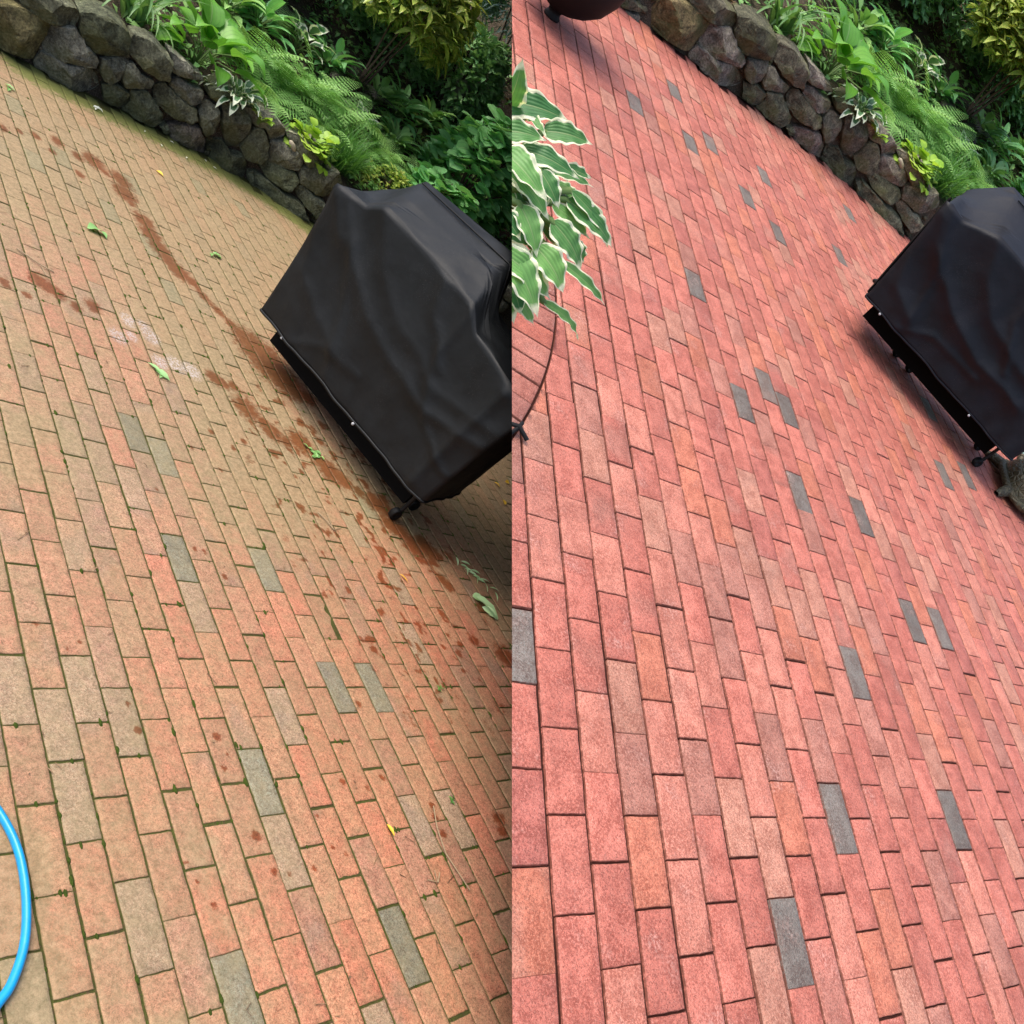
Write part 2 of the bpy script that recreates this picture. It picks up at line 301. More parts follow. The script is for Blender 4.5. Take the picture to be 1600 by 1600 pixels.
M['hosta_var'] = mat_leaf('variegated_hosta_leaf', (.05, .18, .05), (.19, .42, .11), .35, .48, (.84, .85, .62), .76, veins=26)
M['hosta_small'] = mat_leaf('small_white_edged_leaf', (.05, .13, .05), (.10, .22, .09), .3, .45, (.70, .76, .58), .62)
M['hosta_green'] = mat_leaf('green_hosta_leaf', (.10, .30, .035), (.22, .50, .07), .4, .38, None, veins=22)
M['fern'] = mat_leaf('fern_frond', (.17, .40, .09), (.36, .60, .20), .4, .5)
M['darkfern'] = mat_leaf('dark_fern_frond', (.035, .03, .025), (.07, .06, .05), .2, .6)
M['lime'] = mat_leaf('lime_leaf', (.26, .48, .04), (.48, .66, .11), .4, .42)
M['grass'] = mat_leaf('grass_blade', (.05, .17, .03), (.14, .34, .07), .35, .45)
M['strap'] = mat_leaf('strap_leaf', (.08, .20, .05), (.22, .38, .13), .35, .42)
M['yellowleaf'] = mat_leaf('yellow_spotted_leaf', (.14, .28, .04), (.46, .54, .13), .35, .45)
M['aucuba'] = mat_leaf('gold_dust_leaf', (.13, .25, .03), (.36, .45, .09), .3, .3, speck=((.50, .50, .14), 60), spec=.5)
M['round'] = mat_leaf('round_shrub_leaf', (.14, .42, .13), (.32, .66, .25), .35, .45, veins=12)
M['dark'] = mat_leaf('evergreen_leaf', (.12, .28, .11), (.30, .52, .22), .25, .32)
M['blue'] = mat_leaf('bluish_needle_leaf', (.15, .25, .20), (.36, .50, .43), .25, .4)
M['ivy'] = mat_leaf('ground_ivy_leaf', (.13, .32, .09), (.32, .54, .17), .3, .4)
M['dryleaf'] = mat_leaf('dry_leaf', (.12, .07, .04), (.30, .19, .10), .2, .7)
M['fallen'] = mat_leaf('fallen_green_leaf', (.18, .42, .10), (.35, .60, .25), .3, .5)
M['paleleaf'] = mat_leaf('pale_fallen_leaf', (.45, .68, .33), (.60, .78, .45), .3, .5)
M['goldleaf'] = mat_leaf('yellow_fallen_leaf', (.70, .42, .03), (.85, .60, .06), .3, .5)
M['moss'] = mat_soil('joint_moss', (.045, .075, .010), (.12, .19, .025), (.10, .10, .03), 60, .8)
M['petal'] = mat_leaf('white_petal', (.75, .78, .68), (.9, .9, .85), .3, .5)

# ------------------------------------------------------------------ mesh helpers
BASE = {}
def obj(name, V, F, mat, half, base=(0, 0, 0), parent=None, attrs=None, uv=None, clip=False, smooth=True, solid=0):
    """links V (n x 3, in the half's own units) and F as ONE mesh object whose origin stands at base"""
    W = half.w(V) if half is not None else np.asarray(V, float)
    wb = half.w(base) if half is not None else np.asarray(base, float)
    if half is HR: clip = True
    me = bpy.data.meshes.new(name)
    W = W - wb
    if isinstance(F, np.ndarray):
        nf, k = F.shape
        me.vertices.add(len(W)); me.vertices.foreach_set('co', W.ravel())
        me.loops.add(nf*k); me.loops.foreach_set('vertex_index', F.ravel().astype(np.int32))
        me.polygons.add(nf); me.polygons.foreach_set('loop_start', (np.arange(nf)*k).astype(np.int32))
        me.update(calc_edges=True)
    else:
        me.from_pydata(W.tolist(), [], F)
    for k, a in (attrs or {}).items():
        a = np.asarray(a, float)
        if a.ndim == 2:
            at = me.attributes.new(k, 'FLOAT_COLOR', 'POINT')
            at.data.foreach_set('color', np.c_[a, np.ones(len(a))].ravel())
        else:
            at = me.attributes.new(k, 'FLOAT', 'POINT'); at.data.foreach_set('value', a)
    if uv is not None:
        ul = me.uv_layers.new(name='leaf'); vi = np.empty(len(me.loops), np.int32); me.loops.foreach_get('vertex_index', vi)
        ul.data.foreach_set('uv', np.asarray(uv)[vi].ravel())
    if clip and half is HR and edge_dist(W+wb).min() < 0:
        bm = bmesh.new(); bm.from_mesh(me)
        no = Vector(EDGE_N); co = Vector(np.array(CAM_POS)-wb)
        bmesh.ops.bisect_plane(bm, geom=bm.verts[:]+bm.edges[:]+bm.faces[:], plane_co=co, plane_no=no, clear_inner=True, dist=1e-5)
        if name == 'leaf' and bm.faces:       # a leaf cut at the edge stays one piece
            todo = set(bm.faces); best = set()
            while todo:
                st_ = [todo.pop()]; isl = set(st_)
                while st_:
                    for e_ in st_.pop().edges:
                        for f_ in e_.link_faces:
                            if f_ in todo: todo.discard(f_); isl.add(f_); st_.append(f_)
                if len(isl) > len(best): best = isl
            bmesh.ops.delete(bm, geom=[f_ for f_ in bm.faces if f_ not in best], context='FACES')
        bm.to_mesh(me); bm.free()
        if len(me.polygons) == 0: return None
    me.polygons.foreach_set('use_smooth', [smooth]*len(me.polygons))
    me.materials.append(mat); me.update()
    o = bpy.data.objects.new(name, me); C.objects.link(o); BASE[o.name] = wb
    if parent is not None: o.parent = parent; o.location = Vector(wb)-Vector(BASE[parent.name])
    else: o.location = wb
    return o
def thing(name, half, base, label, cat, group=None):
    o = bpy.data.objects.new(name, None); C.objects.link(o); o.empty_display_size = .05
    wb = half.w(base); o.location = wb; BASE[o.name] = wb
    return tag(o, label, cat, group)
def tag(o, label, cat, group=None):
    if o is None: return None
    o['label'] = label; o['category'] = cat
    if group: o['group'] = group
    return o
def struct(o): o['kind'] = 'structure'; return o
def stuff(o): o['kind'] = 'stuff'; return o

class MB:
    def __init__(s): s.V = []; s.F = []; s.T = []; s.U = []; s.n = 0
    def add(s, V, F, tint=.5, uv=None):
        V = np.asarray(V, float); s.V.append(V); s.F.append(np.asarray(F)+s.n); s.n += len(V)
        s.T.append(np.full(len(V), tint) if np.isscalar(tint) else tint); s.U.append(np.zeros((len(V), 2)) if uv is None else uv)
    def build(s, name, mat, half, base, parent=None, clip=False):
        if not s.V: return None
        return obj(name, np.concatenate(s.V), np.concatenate(s.F), mat, half, base, parent,
                   {'tint': np.concatenate(s.T)}, np.concatenate(s.U), clip)

def gridF(nx, ny, wrap=False):
    """quads for a grid with nx columns (fast index) and ny rows"""
    i, j = np.meshgrid(np.arange(nx if wrap else nx-1), np.arange(ny-1)); i = i.ravel(); j = j.ravel(); k = (i+1) % nx
    return np.stack([j*nx+i, j*nx+k, (j+1)*nx+k, (j+1)*nx+i], 1)

def tube(mb, pts, r, n=6, tint=.5):
    P = np.asarray(pts, float); m = len(P); r = np.full(m, r) if np.isscalar(r) else np.asarray(r)
    T = np.gradient(P, axis=0); T /= np.linalg.norm(T, axis=1)[:, None]+1e-9
    ref = np.array([0, 0, 1.]) if abs(T[0, 2]) < .9 else np.array([1., 0, 0])
    A = np.cross(T, ref); A /= np.linalg.norm(A, axis=1)[:, None]+1e-9; B = np.cross(T, A)
    a = np.arange(n)/n*2*np.pi
    V = P[:, None]+r[:, None, None]*(np.cos(a)[None, :, None]*A[:, None]+np.sin(a)[None, :, None]*B[:, None])
    mb.add(V.reshape(-1, 3), gridF(n, m, True), tint)

def lathe(mb, prof, n=40, c=(0, 0, 0), tint=.5, wob=0):
    pr = np.asarray(prof, float); a = np.arange(n)/n*2*np.pi
    R = pr[:, 0][:, None]*(1+wob*np.sin(3*a+1)[None])
    V = np.stack([c[0]+R*np.cos(a), c[1]+R*np.sin(a), c[2]+np.repeat(pr[:, 1][:, None], n, 1)], -1)
    mb.add(V.reshape(-1, 3), gridF(n, len(pr), True), tint)

PROF = {'ovate': lambda t: np.sin(np.pi*np.clip(t, 0, 1)**.72)**.85*(1-.25*t), 'lance': lambda t: np.sin(np.pi*t**.8)**1.0,
        'blade': lambda t: np.minimum(1, t*12)*(1-t)**.55, 'round': lambda t: np.sqrt(np.maximum(0, 1-(2*t-1)**2)),
        'lobed': lambda t: np.sqrt(np.maximum(0, 1-(2*t-1)**2))*(1+.22*np.sin(t*19))}
def leaf(mb, p, az, pitch, L, Wd, prof='ovate', bend=.9, fold=.25, wave=0., roll=0., nx=4, ny=7, tint=.5, side=0):
    t = np.linspace(0, 1, ny+1); s = np.linspace(-1, 1, nx+1)
    th = pitch-bend*t**1.3; dt = L/ny
    cx = np.concatenate([[0], np.cumsum(np.cos((th[1:]+th[:-1])/2)*dt)]); cz = np.concatenate([[0], np.cumsum(np.sin((th[1:]+th[:-1])/2)*dt)])
    w = np.maximum(PROF[prof](t), .02)*Wd/2
    Sg, Tg = np.meshgrid(s, t)
    yy = Sg*w[:, None]*math.cos(fold)
    up = np.abs(Sg)*w[:, None]*math.sin(fold) + wave*Wd*np.sin(Tg*17+Sg*2+p[0]*5)*Sg**2
    yy2 = yy*math.cos(roll)-up*math.sin(roll); up2 = yy*math.sin(roll)+up*math.cos(roll)
    x = cx[:, None]-np.sin(th)[:, None]*up2; z = cz[:, None]+np.cos(th)[:, None]*up2
    y = yy2+side*L*Tg**2
    ca, sa = math.cos(az), math.sin(az)
    V = np.stack([p[0]+x*ca-y*sa, p[1]+x*sa+y*ca, p[2]+z], -1).reshape(-1, 3)
    mb.add(V, gridF(nx+1, ny+1), tint, np.stack([(Sg+1)/2, Tg], -1).reshape(-1, 2))

# ------------------------------------------------------------------ terrain shape shared by both halves
def vw(u): return np.interp(u, [-40, 0, 10, 20, 27, 32, 36, 45, 120], [-41, -41, -41.2, -42.3, -42.6, -41.7, -40.6, -39.5, -39.5])
def soil(u, v):
    d = np.maximum(0, vw(u)-1.6-v)
    return 3.5+.30*d+.016*np.maximum(0, d-14)**2/(1+.03*np.maximum(0, d-14))+.02*np.maximum(0, u-62)**2/(1+.03*np.maximum(0, u-62))

# ------------------------------------------------------------------ brick patios
def px_of(half, P):
    W = half.w(P)-np.array(CAM_POS); A = np.array(CAM_AXES)
    X = W @ A.T; z = -X[:, 2]; z = np.where(z > .05, z, .05)
    return 800+FOCAL_PX*X[:, 0]/z, 800-FOCAL_PX*X[:, 1]/z, -X[:, 2]

RING_C, RING_R = (-20.56, -8.08), 18.35       # the curved brick edging in the washed half
def brick_field(half, washed):
    ks = []
    for c in range(-24, 62):
        o = 0 if c % 2 else 1
        for n in range(-24, 14):
            ks.append((c, n, c, 2*n+o))
    ks = np.array(ks, float); cu, cv = ks[:, 2]+.5, ks[:, 3]+1
    x, y, z = px_of(half, np.c_[cu, cv, np.zeros(len(cu))])
    if washed: keep = (x > 640) & (x < 1900)
    else: keep = (x > -330) & (x < 960)
    keep &= (y > -260) & (y < 1880) & (z > .3) & (cv < 22) & (cv-1 > vw(cu)+.2-1.2)
    if washed: keep &= np.hypot(cu-RING_C[0], cv-RING_C[1]) > RING_R-.9
    ks = ks[keep]; N = len(ks)
    nx, ny = (9, 15) if not washed else (6, 9)
    e = .016
    gx = np.r_[0, 0, np.linspace(e, 1-e, nx), 1, 1]; gy = np.r_[0, 0, np.linspace(e/2*1.3, 1-e/2*1.3, ny), 1, 1]
    X, Y = np.meshgrid(gx, gy); nxx, nyy = len(gx), len(gy)
    ring = np.zeros_like(X); ring[1, :] = ring[-2, :] = 1; ring[:, 1] = ring[:, -2] = 1
    skirt = np.zeros_like(X); skirt[0, :] = skirt[-1, :] = 1; skirt[:, 0] = skirt[:, -1] = 1
    ring[skirt > 0] = 0
    X, Y, ring, skirt = X.ravel(), Y.ravel(), ring.ravel(), skirt.ravel()
    F0 = gridF(nxx, nyy)
    gu = rng.normal(.038 if washed else .030, .006, (N, 1)).clip(.012, .06); gv = rng.normal(.019 if washed else .022, .009, (N, 1)).clip(.005, .055)
    gl = rng.normal(0, .006, (N, 1))
    lx = gu/1+(1-2*gu)*X[None]; ly = gv+(2-2*gv)*Y[None]
    rot = rng.normal(0, .003, (N, 1)); ox = rng.normal(0, .008, (N, 1)); oy = rng.normal(0, .015, (N, 1))
    px, py = lx-.5+ox, ly-1+oy
    U = ks[:, 2:3]+.5+px*np.cos(rot)-py*np.sin(rot); Vv = ks[:, 3:4]+1+px*np.sin(rot)+py*np.cos(rot)
    eb = np.clip(ring+skirt, 0, 1)[None]
    U = U+eb*(fbm(U*7, Vv*7, 3)-.5)*.040; Vv = Vv+eb*(fbm(U*7+40, Vv*7, 4)-.5)*.040
    hgt = rng.normal(0, .006, (N, 1)); tx, ty = rng.normal(0, .007, (N, 1)), rng.normal(0, .004, (N, 1))
    Z = hgt+tx*px+ty*py-.012*ring[None]-.30*skirt[None]+.008*(vnoise(U*3, Vv*3, 9)-.5)
    # each brick's own fired colour
    r = rng.random((N, 1)); r2 = rng.random((N, 1))
    if washed:
        pal = np.array([[0.434, 0.138, 0.100], [0.399, 0.123, 0.089], [0.461, 0.169, 0.120], [0.444, 0.148, 0.091], [0.416, 0.184, 0.128], [0.372, 0.116, 0.088]])
        pw = [.34, .2, .2, .10, .08, .08]
    else:
        pal = np.array([[0.351, 0.184, 0.112], [0.326, 0.179, 0.114], [0.371, 0.175, 0.110], [0.335, 0.197, 0.121], [0.286, 0.170, 0.116], [0.379, 0.161, 0.103]])
        pw = [.26, .22, .2, .14, .08, .1]
    ci = rng.choice(len(pal), N, p=pw); col = pal[ci]*(1+.16*(r-.5))
    if not washed:
        warm = sstep(ks[:, 2:3]*.6+ks[:, 3:4], -6, 12)      # redder bricks towards the near side
        col = col*(1-warm*.0)+warm*np.array([[.035, -.022, -.022]])
    gs, ts = set(GREY_BRICKS), set(TAN_BRICKS)
    for i in range(N):
        k = (int(ks[i, 0]), int(ks[i, 1]))
        if k in gs or (r2[i, 0] < .004): col[i] = (np.array([.155, .128, .11]) if washed else np.array([.175, .158, .112]))*(1+.3*(r[i]-.5))
        elif k in ts or r2[i, 0] > .98: col[i] = (np.array([.36, .15, .11]) if washed else np.array([.29, .185, .12]))*(1+.2*(r[i]-.5))
    tint = np.repeat(col[:, None], U.shape[1], 1)
    # colour drift inside a brick (flashing from the kiln)
    fl = sstep(fbm(U*.9+ks[:, 2:3]*7.3, Vv*.9+ks[:, 3:4]*3.1, 21), .55, .75)[..., None]*(rng.random((N, 1, 1)) < (.14 if washed else .3))
    tint = tint*(1-fl*.35)+fl*.35*np.array([.18, .14, .115] if not washed else [.30, .17, .13])
    rim = np.clip(np.maximum(ring, skirt), 0, 1)[None]*np.ones_like(U)
    fu, fv = U.ravel(), Vv.ravel()
    at = {'tint': tint.reshape(-1, 3), 'rim': rim.ravel()}
    if washed: at['wet'] = np.zeros(fu.size); at['film'] = np.zeros(fu.size)
    else:
        wet = np.zeros(fu.size)
        for (a, b, ra, rb) in WET_MARKS:
            s = (np.abs(fu-a) < ra*2.2) & (np.abs(fv-b) < rb*2.2)
            ra, rb = (ra*2.0, rb*2.0) if ra > .8 else (ra*1.5, rb*1.5) if ra > .5 else (ra*1.1, rb*1.1); d = np.hypot((fu[s]-a)/ra, (fv[s]-b)/rb); wet[s] = np.maximum(wet[s], np.clip(1.02-.62*d, 0, .95))
        # the line the hose water ran along
        tr = np.array([w_[:2] for w_ in WET_MARKS[13:26]])
        for (p, q) in zip(tr[:-1], tr[1:]):
            dd = q-p; L2 = dd@dd; tt = np.clip(((fu-p[0])*dd[0]+(fv-p[1])*dd[1])/L2, 0, 1)
            d = np.hypot(fu-p[0]-tt*dd[0], fv-p[1]-tt*dd[1]); wet = np.maximum(wet, np.clip(.66-.75*d, 0, 1))
        sc = sstep(fbm(fu*2.2, fv*2.2, 31), .60, .72)*sstep(13-np.hypot(fu-20, (fv+5)*.8), 0, 9)*.75
        wet = np.maximum(wet, sc*sstep(fu, 12, 16))
        film = .70+1.2*(fbm(fu*.13, fv*.13, 5)-.5)+.45*sstep(-fv, 8, 30)-.22*sstep(fu*.5+fv, 6, 18)+.35*sstep(fu-26, 0, 6)
        film += .5*sstep(fbm(fu*.35+9, fv*.35, 8), .5, .7)*sstep(8-fu, 0, 6)
        moss = .75*sstep(-fv-vw(fu)*-1, -3.2, -.2)
        dw = fv-vw(fu); moss = 1.0*(1-sstep(dw, .0, 4.0))*sstep(fu, 6, 12)+.30*(1-sstep(dw, 2, 7)) + .35*sstep(fu-30, 0, 7)*sstep(fbm(fu*.5, fv*.5, 77), .45, .6)
        ch = np.zeros(fu.size)
        for (a, b, ra, rb) in CHALK_MARKS: ch = np.maximum(ch, 1-sstep(np.hypot((fu-a)/ra, (fv-b)/rb), .5, 1.2))
        at.update(wet=wet, film=film.clip(0, 1.2), moss=moss.clip(0, 1), chalk=ch)
    if washed:      # bricks cut to the curved edging
        rr = np.hypot(U-RING_C[0], Vv-RING_C[1]); k_ = np.maximum(1, (RING_R+.035)/rr)
        U, Vv = RING_C[0]+(U-RING_C[0])*k_, RING_C[1]+(Vv-RING_C[1])*k_
    V = np.stack([U, Vv, Z], -1).reshape(-1, 3)
    F = (F0[None]+(np.arange(N)*U.shape[1])[:, None, None]).reshape(-1, 4)
    o = obj('patio', V, F, M['brick_washed' if washed else 'brick_dirty'], half, (10, -10, 0), None, at)
    return struct(o)
brick_field(HL, False); brick_field(HR, True)

def ring_course():
    """bricks laid radially inside the curved edge of the washed patio"""
    VV, FF, TT, RR = [], [], [], []; n0 = 0
    nx, ny = 6, 10; e = .035
    for course in range(3):
        r1 = RING_R-.03-2.02*course; r0 = r1-1.96
        na = int(2*math.pi*r1/1.0)
        for k in range(na):
            a0 = (k+.5*(course % 2))/na*2*math.pi; a1 = a0+2*math.pi/na
            am = (a0+a1)/2
            if not (-.75 < (am+math.pi) % (2*math.pi)-math.pi < .9): continue
            gx = np.r_[0, 0, np.linspace(e, 1-e, nx), 1, 1]; gy = np.r_[0, 0, np.linspace(e/2, 1-e/2, ny), 1, 1]
            X, Y = np.meshgrid(gx, gy); g = .03/r1*1.0
            A = a0+g+(a1-a0-2*g)*X; R = r0+.01+(r1-r0-.02)*Y
            ring = np.zeros_like(X); ring[1, :] = ring[-2, :] = 1; ring[:, 1] = ring[:, -2] = 1
            sk = np.zeros_like(X); sk[0, :] = sk[-1, :] = 1; sk[:, 0] = sk[:, -1] = 1; ring[sk > 0] = 0
            Z = random.gauss(0, .012)-.028*ring-.3*sk
            V = np.stack([RING_C[0]+R*np.cos(A), RING_C[1]+R*np.sin(A), Z], -1).reshape(-1, 3)
            c = np.array(random.choice([[.36, .13, .095], [.33, .125, .095], [.30, .14, .11], [.42, .12, .08]]))*random.uniform(.9, 1.08)
            VV.append(V); FF.append(gridF(len(gx), len(gy))+n0); n0 += len(V); TT.append(np.tile(c, (len(V), 1))); RR.append((ring+sk).ravel())
    V = np.concatenate(VV)
    o = obj('path', V, np.concatenate(FF), M['brick_washed'], HR, (-3, -4, 0), None, {'tint': np.concatenate(TT), 'rim': np.concatenate(RR)})
    struct(o)
ring_course()

def near_view(half, V, F):
    if half is HL: return F
    x, y, z = px_of(half, V); ok = (y > -330) & (z > .2) | (z <= .2)
    return F[ok[F].all(1)]

def ground_sheet(half, z, mat, u0=-70, u1=130, name='ground'):
    u = np.linspace(u0, u1, 101); v = np.linspace(-60, 60, 61); Ug, Vg = np.meshgrid(u, v)
    keepz = np.full(Ug.shape, z)+.008*(vnoise(Ug*2, Vg*2)-.5)
    V = np.stack([Ug, Vg, keepz], -1).reshape(-1, 3); o = obj(name, V, near_view(half, V, gridF(101, 61)), mat, half, (10, -10, 0)); return struct(o)
ground_sheet(HL, -.028, M['joint_dirty']); ground_sheet(HR, -.085, M['joint_washed'])

def bank(half):
    u = np.linspace(-40, 120, 161); dv = np.r_[np.linspace(0, 14, 29), np.linspace(15, 70, 40)]
    Ug, Dg = np.meshgrid(u, dv); Vg = vw(Ug)-1.2-Dg
    Z = soil(Ug, Vg)+.5*(fbm(Ug*.7, Vg*.7, 2)-.5)+.25*(fbm(Ug*2.5, Vg*2.5, 3)-.5); Z[0] = -.3
    V = np.stack([Ug, Vg, Z], -1).reshape(-1, 3); o = obj('garden_bank', V, near_view(half, V, gridF(161, len(dv))), M['soil'], half, (20, -45, 3.5)); return struct(o)
bank(HL); bank(HR)

def terrace_side():
    """earth face below the edge where the washed patio ends, above the dirty one"""
    iB = np.linalg.inv(HR.B); up = np.array(AFTER['up']); upn = up/np.linalg.norm(up)
    down = -(upn-EDGE_N*(upn@EDGE_N)); down /= np.linalg.norm(down)
    # line where the patio plane meets the edge plane
    a, b = HR.B[0], HR.B[1]; d = a*(b@EDGE_N)-b*(a@EDGE_N); d /= np.linalg.norm(d)
    P0 = HR.w((0, 0, -.12)); s_ = -edge_dist(P0)/(a@EDGE_N); P0 = P0+a*s_
    if d[1] < 0: d = -d
    t = np.linspace(-4, 9, 60); k = np.linspace(0, 1.6, 10); T, K = np.meshgrid(t, k)
    tops = P0+t[:, None]*d; q = (tops-np.array(CAM_POS)) @ np.array(CAM_AXES).T; yy = 800-FOCAL_PX*q[:, 1]/np.maximum(.05, -q[:, 2])
    t = t[(yy > -330) & (-q[:, 2] > .1)]; t = np.linspace(t.min(), t.max(), 60); T, K = np.meshgrid(t, k)
    V = P0+T[..., None]*d+K[..., None]*down+EDGE_N*(.0015+.0*K[..., None])
    struct(obj('terrace_side', V.reshape(-1, 3), gridF(60, 10), M['soil'], None, tuple(P0)))
terrace_side()

# ------------------------------------------------------------------ dry-stone walls
def stone_mesh(poly, seed, depth=2.2):
    P = np.array(poly); c = P.mean(0)
    # resample the outline and round it
    n = 44; Q = np.vstack([P, P[:1]]); L = np.r_[0, np.cumsum(np.hypot(*np.diff(Q, axis=0).T))]
    tt = np.linspace(0, L[-1], n, endpoint=False); O = np.c_[np.interp(tt, L, Q[:, 0]), np.interp(tt, L, Q[:, 1])]
    O = .84*O+.08*(np.roll(O, 1, 0)+np.roll(O, -1, 0)); c = O.mean(0)
    size = math.sqrt(max(.05, abs(np.sum(O[:, 0]*np.roll(O[:, 1], -1)-np.roll(O[:, 0], -1)*O[:, 1])/2)))
    O = c+(O-c)*1.035
    rg = np.random.default_rng(seed)
    tx, ty = rg.normal(0, .16, 2)
    rings = [(.80, -depth, 0), (.98, -.9*size, 0), (1.0, -.25*size, 0), (1.0, -.08*size, 0), (.975, .03*size, 0), (.93, .085*size, 0), (.85, .12*size, 0), (.74, .145*size, 0), (.6, .16*size, 0), (.45, .17*size, 0), (.3, .175*size, 0), (.15, .178*size, 0), (.02, .18*size, 0)]
    V = []
    planes = [(rg.uniform(.12, .26)*size, rg.normal(0, .16), rg.normal(.05, .16))]+[(rg.uniform(.16, .34)*size, math.cos(q)*rg.uniform(.25, .8), math.sin(q)*rg.uniform(.25, .8)) for q in rg.uniform(0, 6.28, 6)]
    for s, d, _ in rings:
        q = c+(O-c)*s; nz = (fbm(q[:, 0]*1.6+seed, q[:, 1]*1.6, seed % 17, 4)-.5)
        if d > -.2*size:
            cap = -.12*size+.85*size*(1-s)**.5
            face = np.full(n, 9.)
            for (k0, gx_, gy_) in planes: face = np.minimum(face, k0+gx_*(q[:, 0]-c[0])+gy_*(q[:, 1]-c[1]))
            out = np.minimum(cap, np.maximum(face, -.3*size))+nz*.22*min(size, 1.6)*(.3 if s > .95 else 1.)
        else: out = np.full(n, d)+0*nz
        jx = (fbm(q[:, 0]*3+seed, q[:, 1]*3+d, 6)-.5)*.22*(s > .5)
        u, h = q[:, 0]+jx, q[:, 1]+jx
        V.append(np.c_[u, vw(u)-.12*h+out, h])
    V = np.concatenate(V); return V, gridF(n, len(rings), True)
def wall(half, label):
    w = thing('stone_wall', half, (20, -43, 0), label, 'stone wall', 'dry-stone garden walls')
    extra = []
    for u0 in np.arange(-14, 3.5, 2.6):
        for r_, (h0, h1) in enumerate(((-.1, 1.3), (1.35, 2.9), (2.95, 4.2))):
            a = u0+r_*.9; extra.append([(a, h0+.1), (a+1.2, h0), (a+2.4, h0+.15), (a+2.5, h1-.2), (a+1.3, h1), (a+.1, h1-.1)])
    for u0 in np.arange(37.6, 60, 3.1):
        for r_, (h0, h1) in enumerate(((-.2, 1.3), (1.4, 2.7), (2.8, 3.9))):
            a = u0+r_*.8; extra.append([(a, h0+.1), (a+1.4, h0), (a+2.8, h0+.15), (a+2.9, h1-.2), (a+1.3, h1), (a+.1, h1-.1)])
    pal = [(0.109, 0.109, 0.072), (0.133, 0.129, 0.092), (0.152, 0.143, 0.112), (0.101, 0.103, 0.066), (0.170, 0.155, 0.129), (0.124, 0.118, 0.081)]
    for i, s in enumerate(STONES+extra):
        V, F = stone_mesh(s, i*7+3); mid = np.mean([q[0] for q in s])
        if half is HR and mid < 1.5: continue
        cc = np.array(pal[(i*5+i//3) % 6])*(.95+.6*hash2(i, 3.))*np.array([.97, 1.03, .93]) if i != 16 else np.array((.24, .20, .155))
        if i == 0: cc = np.array((.17, .145, .065))
        if half is HR: cc = cc*np.array([1.0, .88, .92])
        b = (mid, float(vw(mid)), np.mean([q[1] for q in s]))
        so = obj('stone', V, F, M['stone'], half, b, w, {'tint': np.tile(cc, (len(V), 1))})
        if so is not None: so.data.set_sharp_from_angle(angle=math.radians(20))
    # small chinking stones in the gaps
    rg = np.random.default_rng(5)
    u = np.linspace(-16, 60, 153); Z = np.array([-.3, 1.2, 2.6, 3.6]); Ug, Zg = np.meshgrid(u, Z)
    Vg = vw(Ug)-.12*Zg-.75+.35*(fbm(Ug*1.2, Zg*1.2, 4)-.5)
    obj('earth_core', np.stack([Ug, Vg, Zg], -1).reshape(-1, 3), gridF(153, 4), M['soil'], half, (20, -43, 0), w)
    mb = MB()
    for k in range(130):
        uu = rg.uniform(3, 40); hh = rg.uniform(0, 3.5); s = rg.uniform(.12, .3)
        th = np.arange(8)/8*2*np.pi
        for_ = []
        for q, d in ((.6, -.3), (1, 0), (.7, .6), (.05, .85)):
            for_.append(np.c_[uu+np.cos(th)*s*q*(1+.3*rg.random(8)), vw(uu)-.12*hh-.62+d*s+0*th, hh+np.sin(th)*s*q*.8*(1+.3*rg.random(8))])
        mb.add(np.concatenate(for_), gridF(8, 4, True))
    V = np.concatenate(mb.V)
    obj('chinking', V, np.concatenate(mb.F), M['stone'], half, (20, -43, 1), w, {'tint': np.tile([.11, .095, .06], (len(V), 1))})
    return w
wall(HL, 'mossy dry-stone wall above the dirty, green-stained brick patio')
wall(HR, 'dry-stone wall with clean base above the washed red brick patio')

def pebble(half, label):
    mb = MB(); lathe(mb, [(.02, -.22), (.45, -.16), (.62, 0), (.45, .17), (.02, .23)], 18)
    V = np.concatenate(mb.V); V[:, 1] *= .5
    a = -.45; x = V[:, 0]*math.cos(a)-V[:, 2]*math.sin(a); z = V[:, 0]*math.sin(a)+V[:, 2]*math.cos(a)
    V[:, 0], V[:, 2] = x*.95, z
    V += np.array([31.5, vw(31.5)-.55, 4.05])
    tag(obj('pebble', V, np.concatenate(mb.F), M['pebble'], half, (31.5, -42.3, 4)), label, 'pebble', 'pale pebbles on the wall tops')
pebble(HL, 'smooth pale oblong pebble lying on top of the mossy wall, dirty patio half')
pebble(HR, 'smooth pale oblong pebble lying on top of the wall, washed patio half')

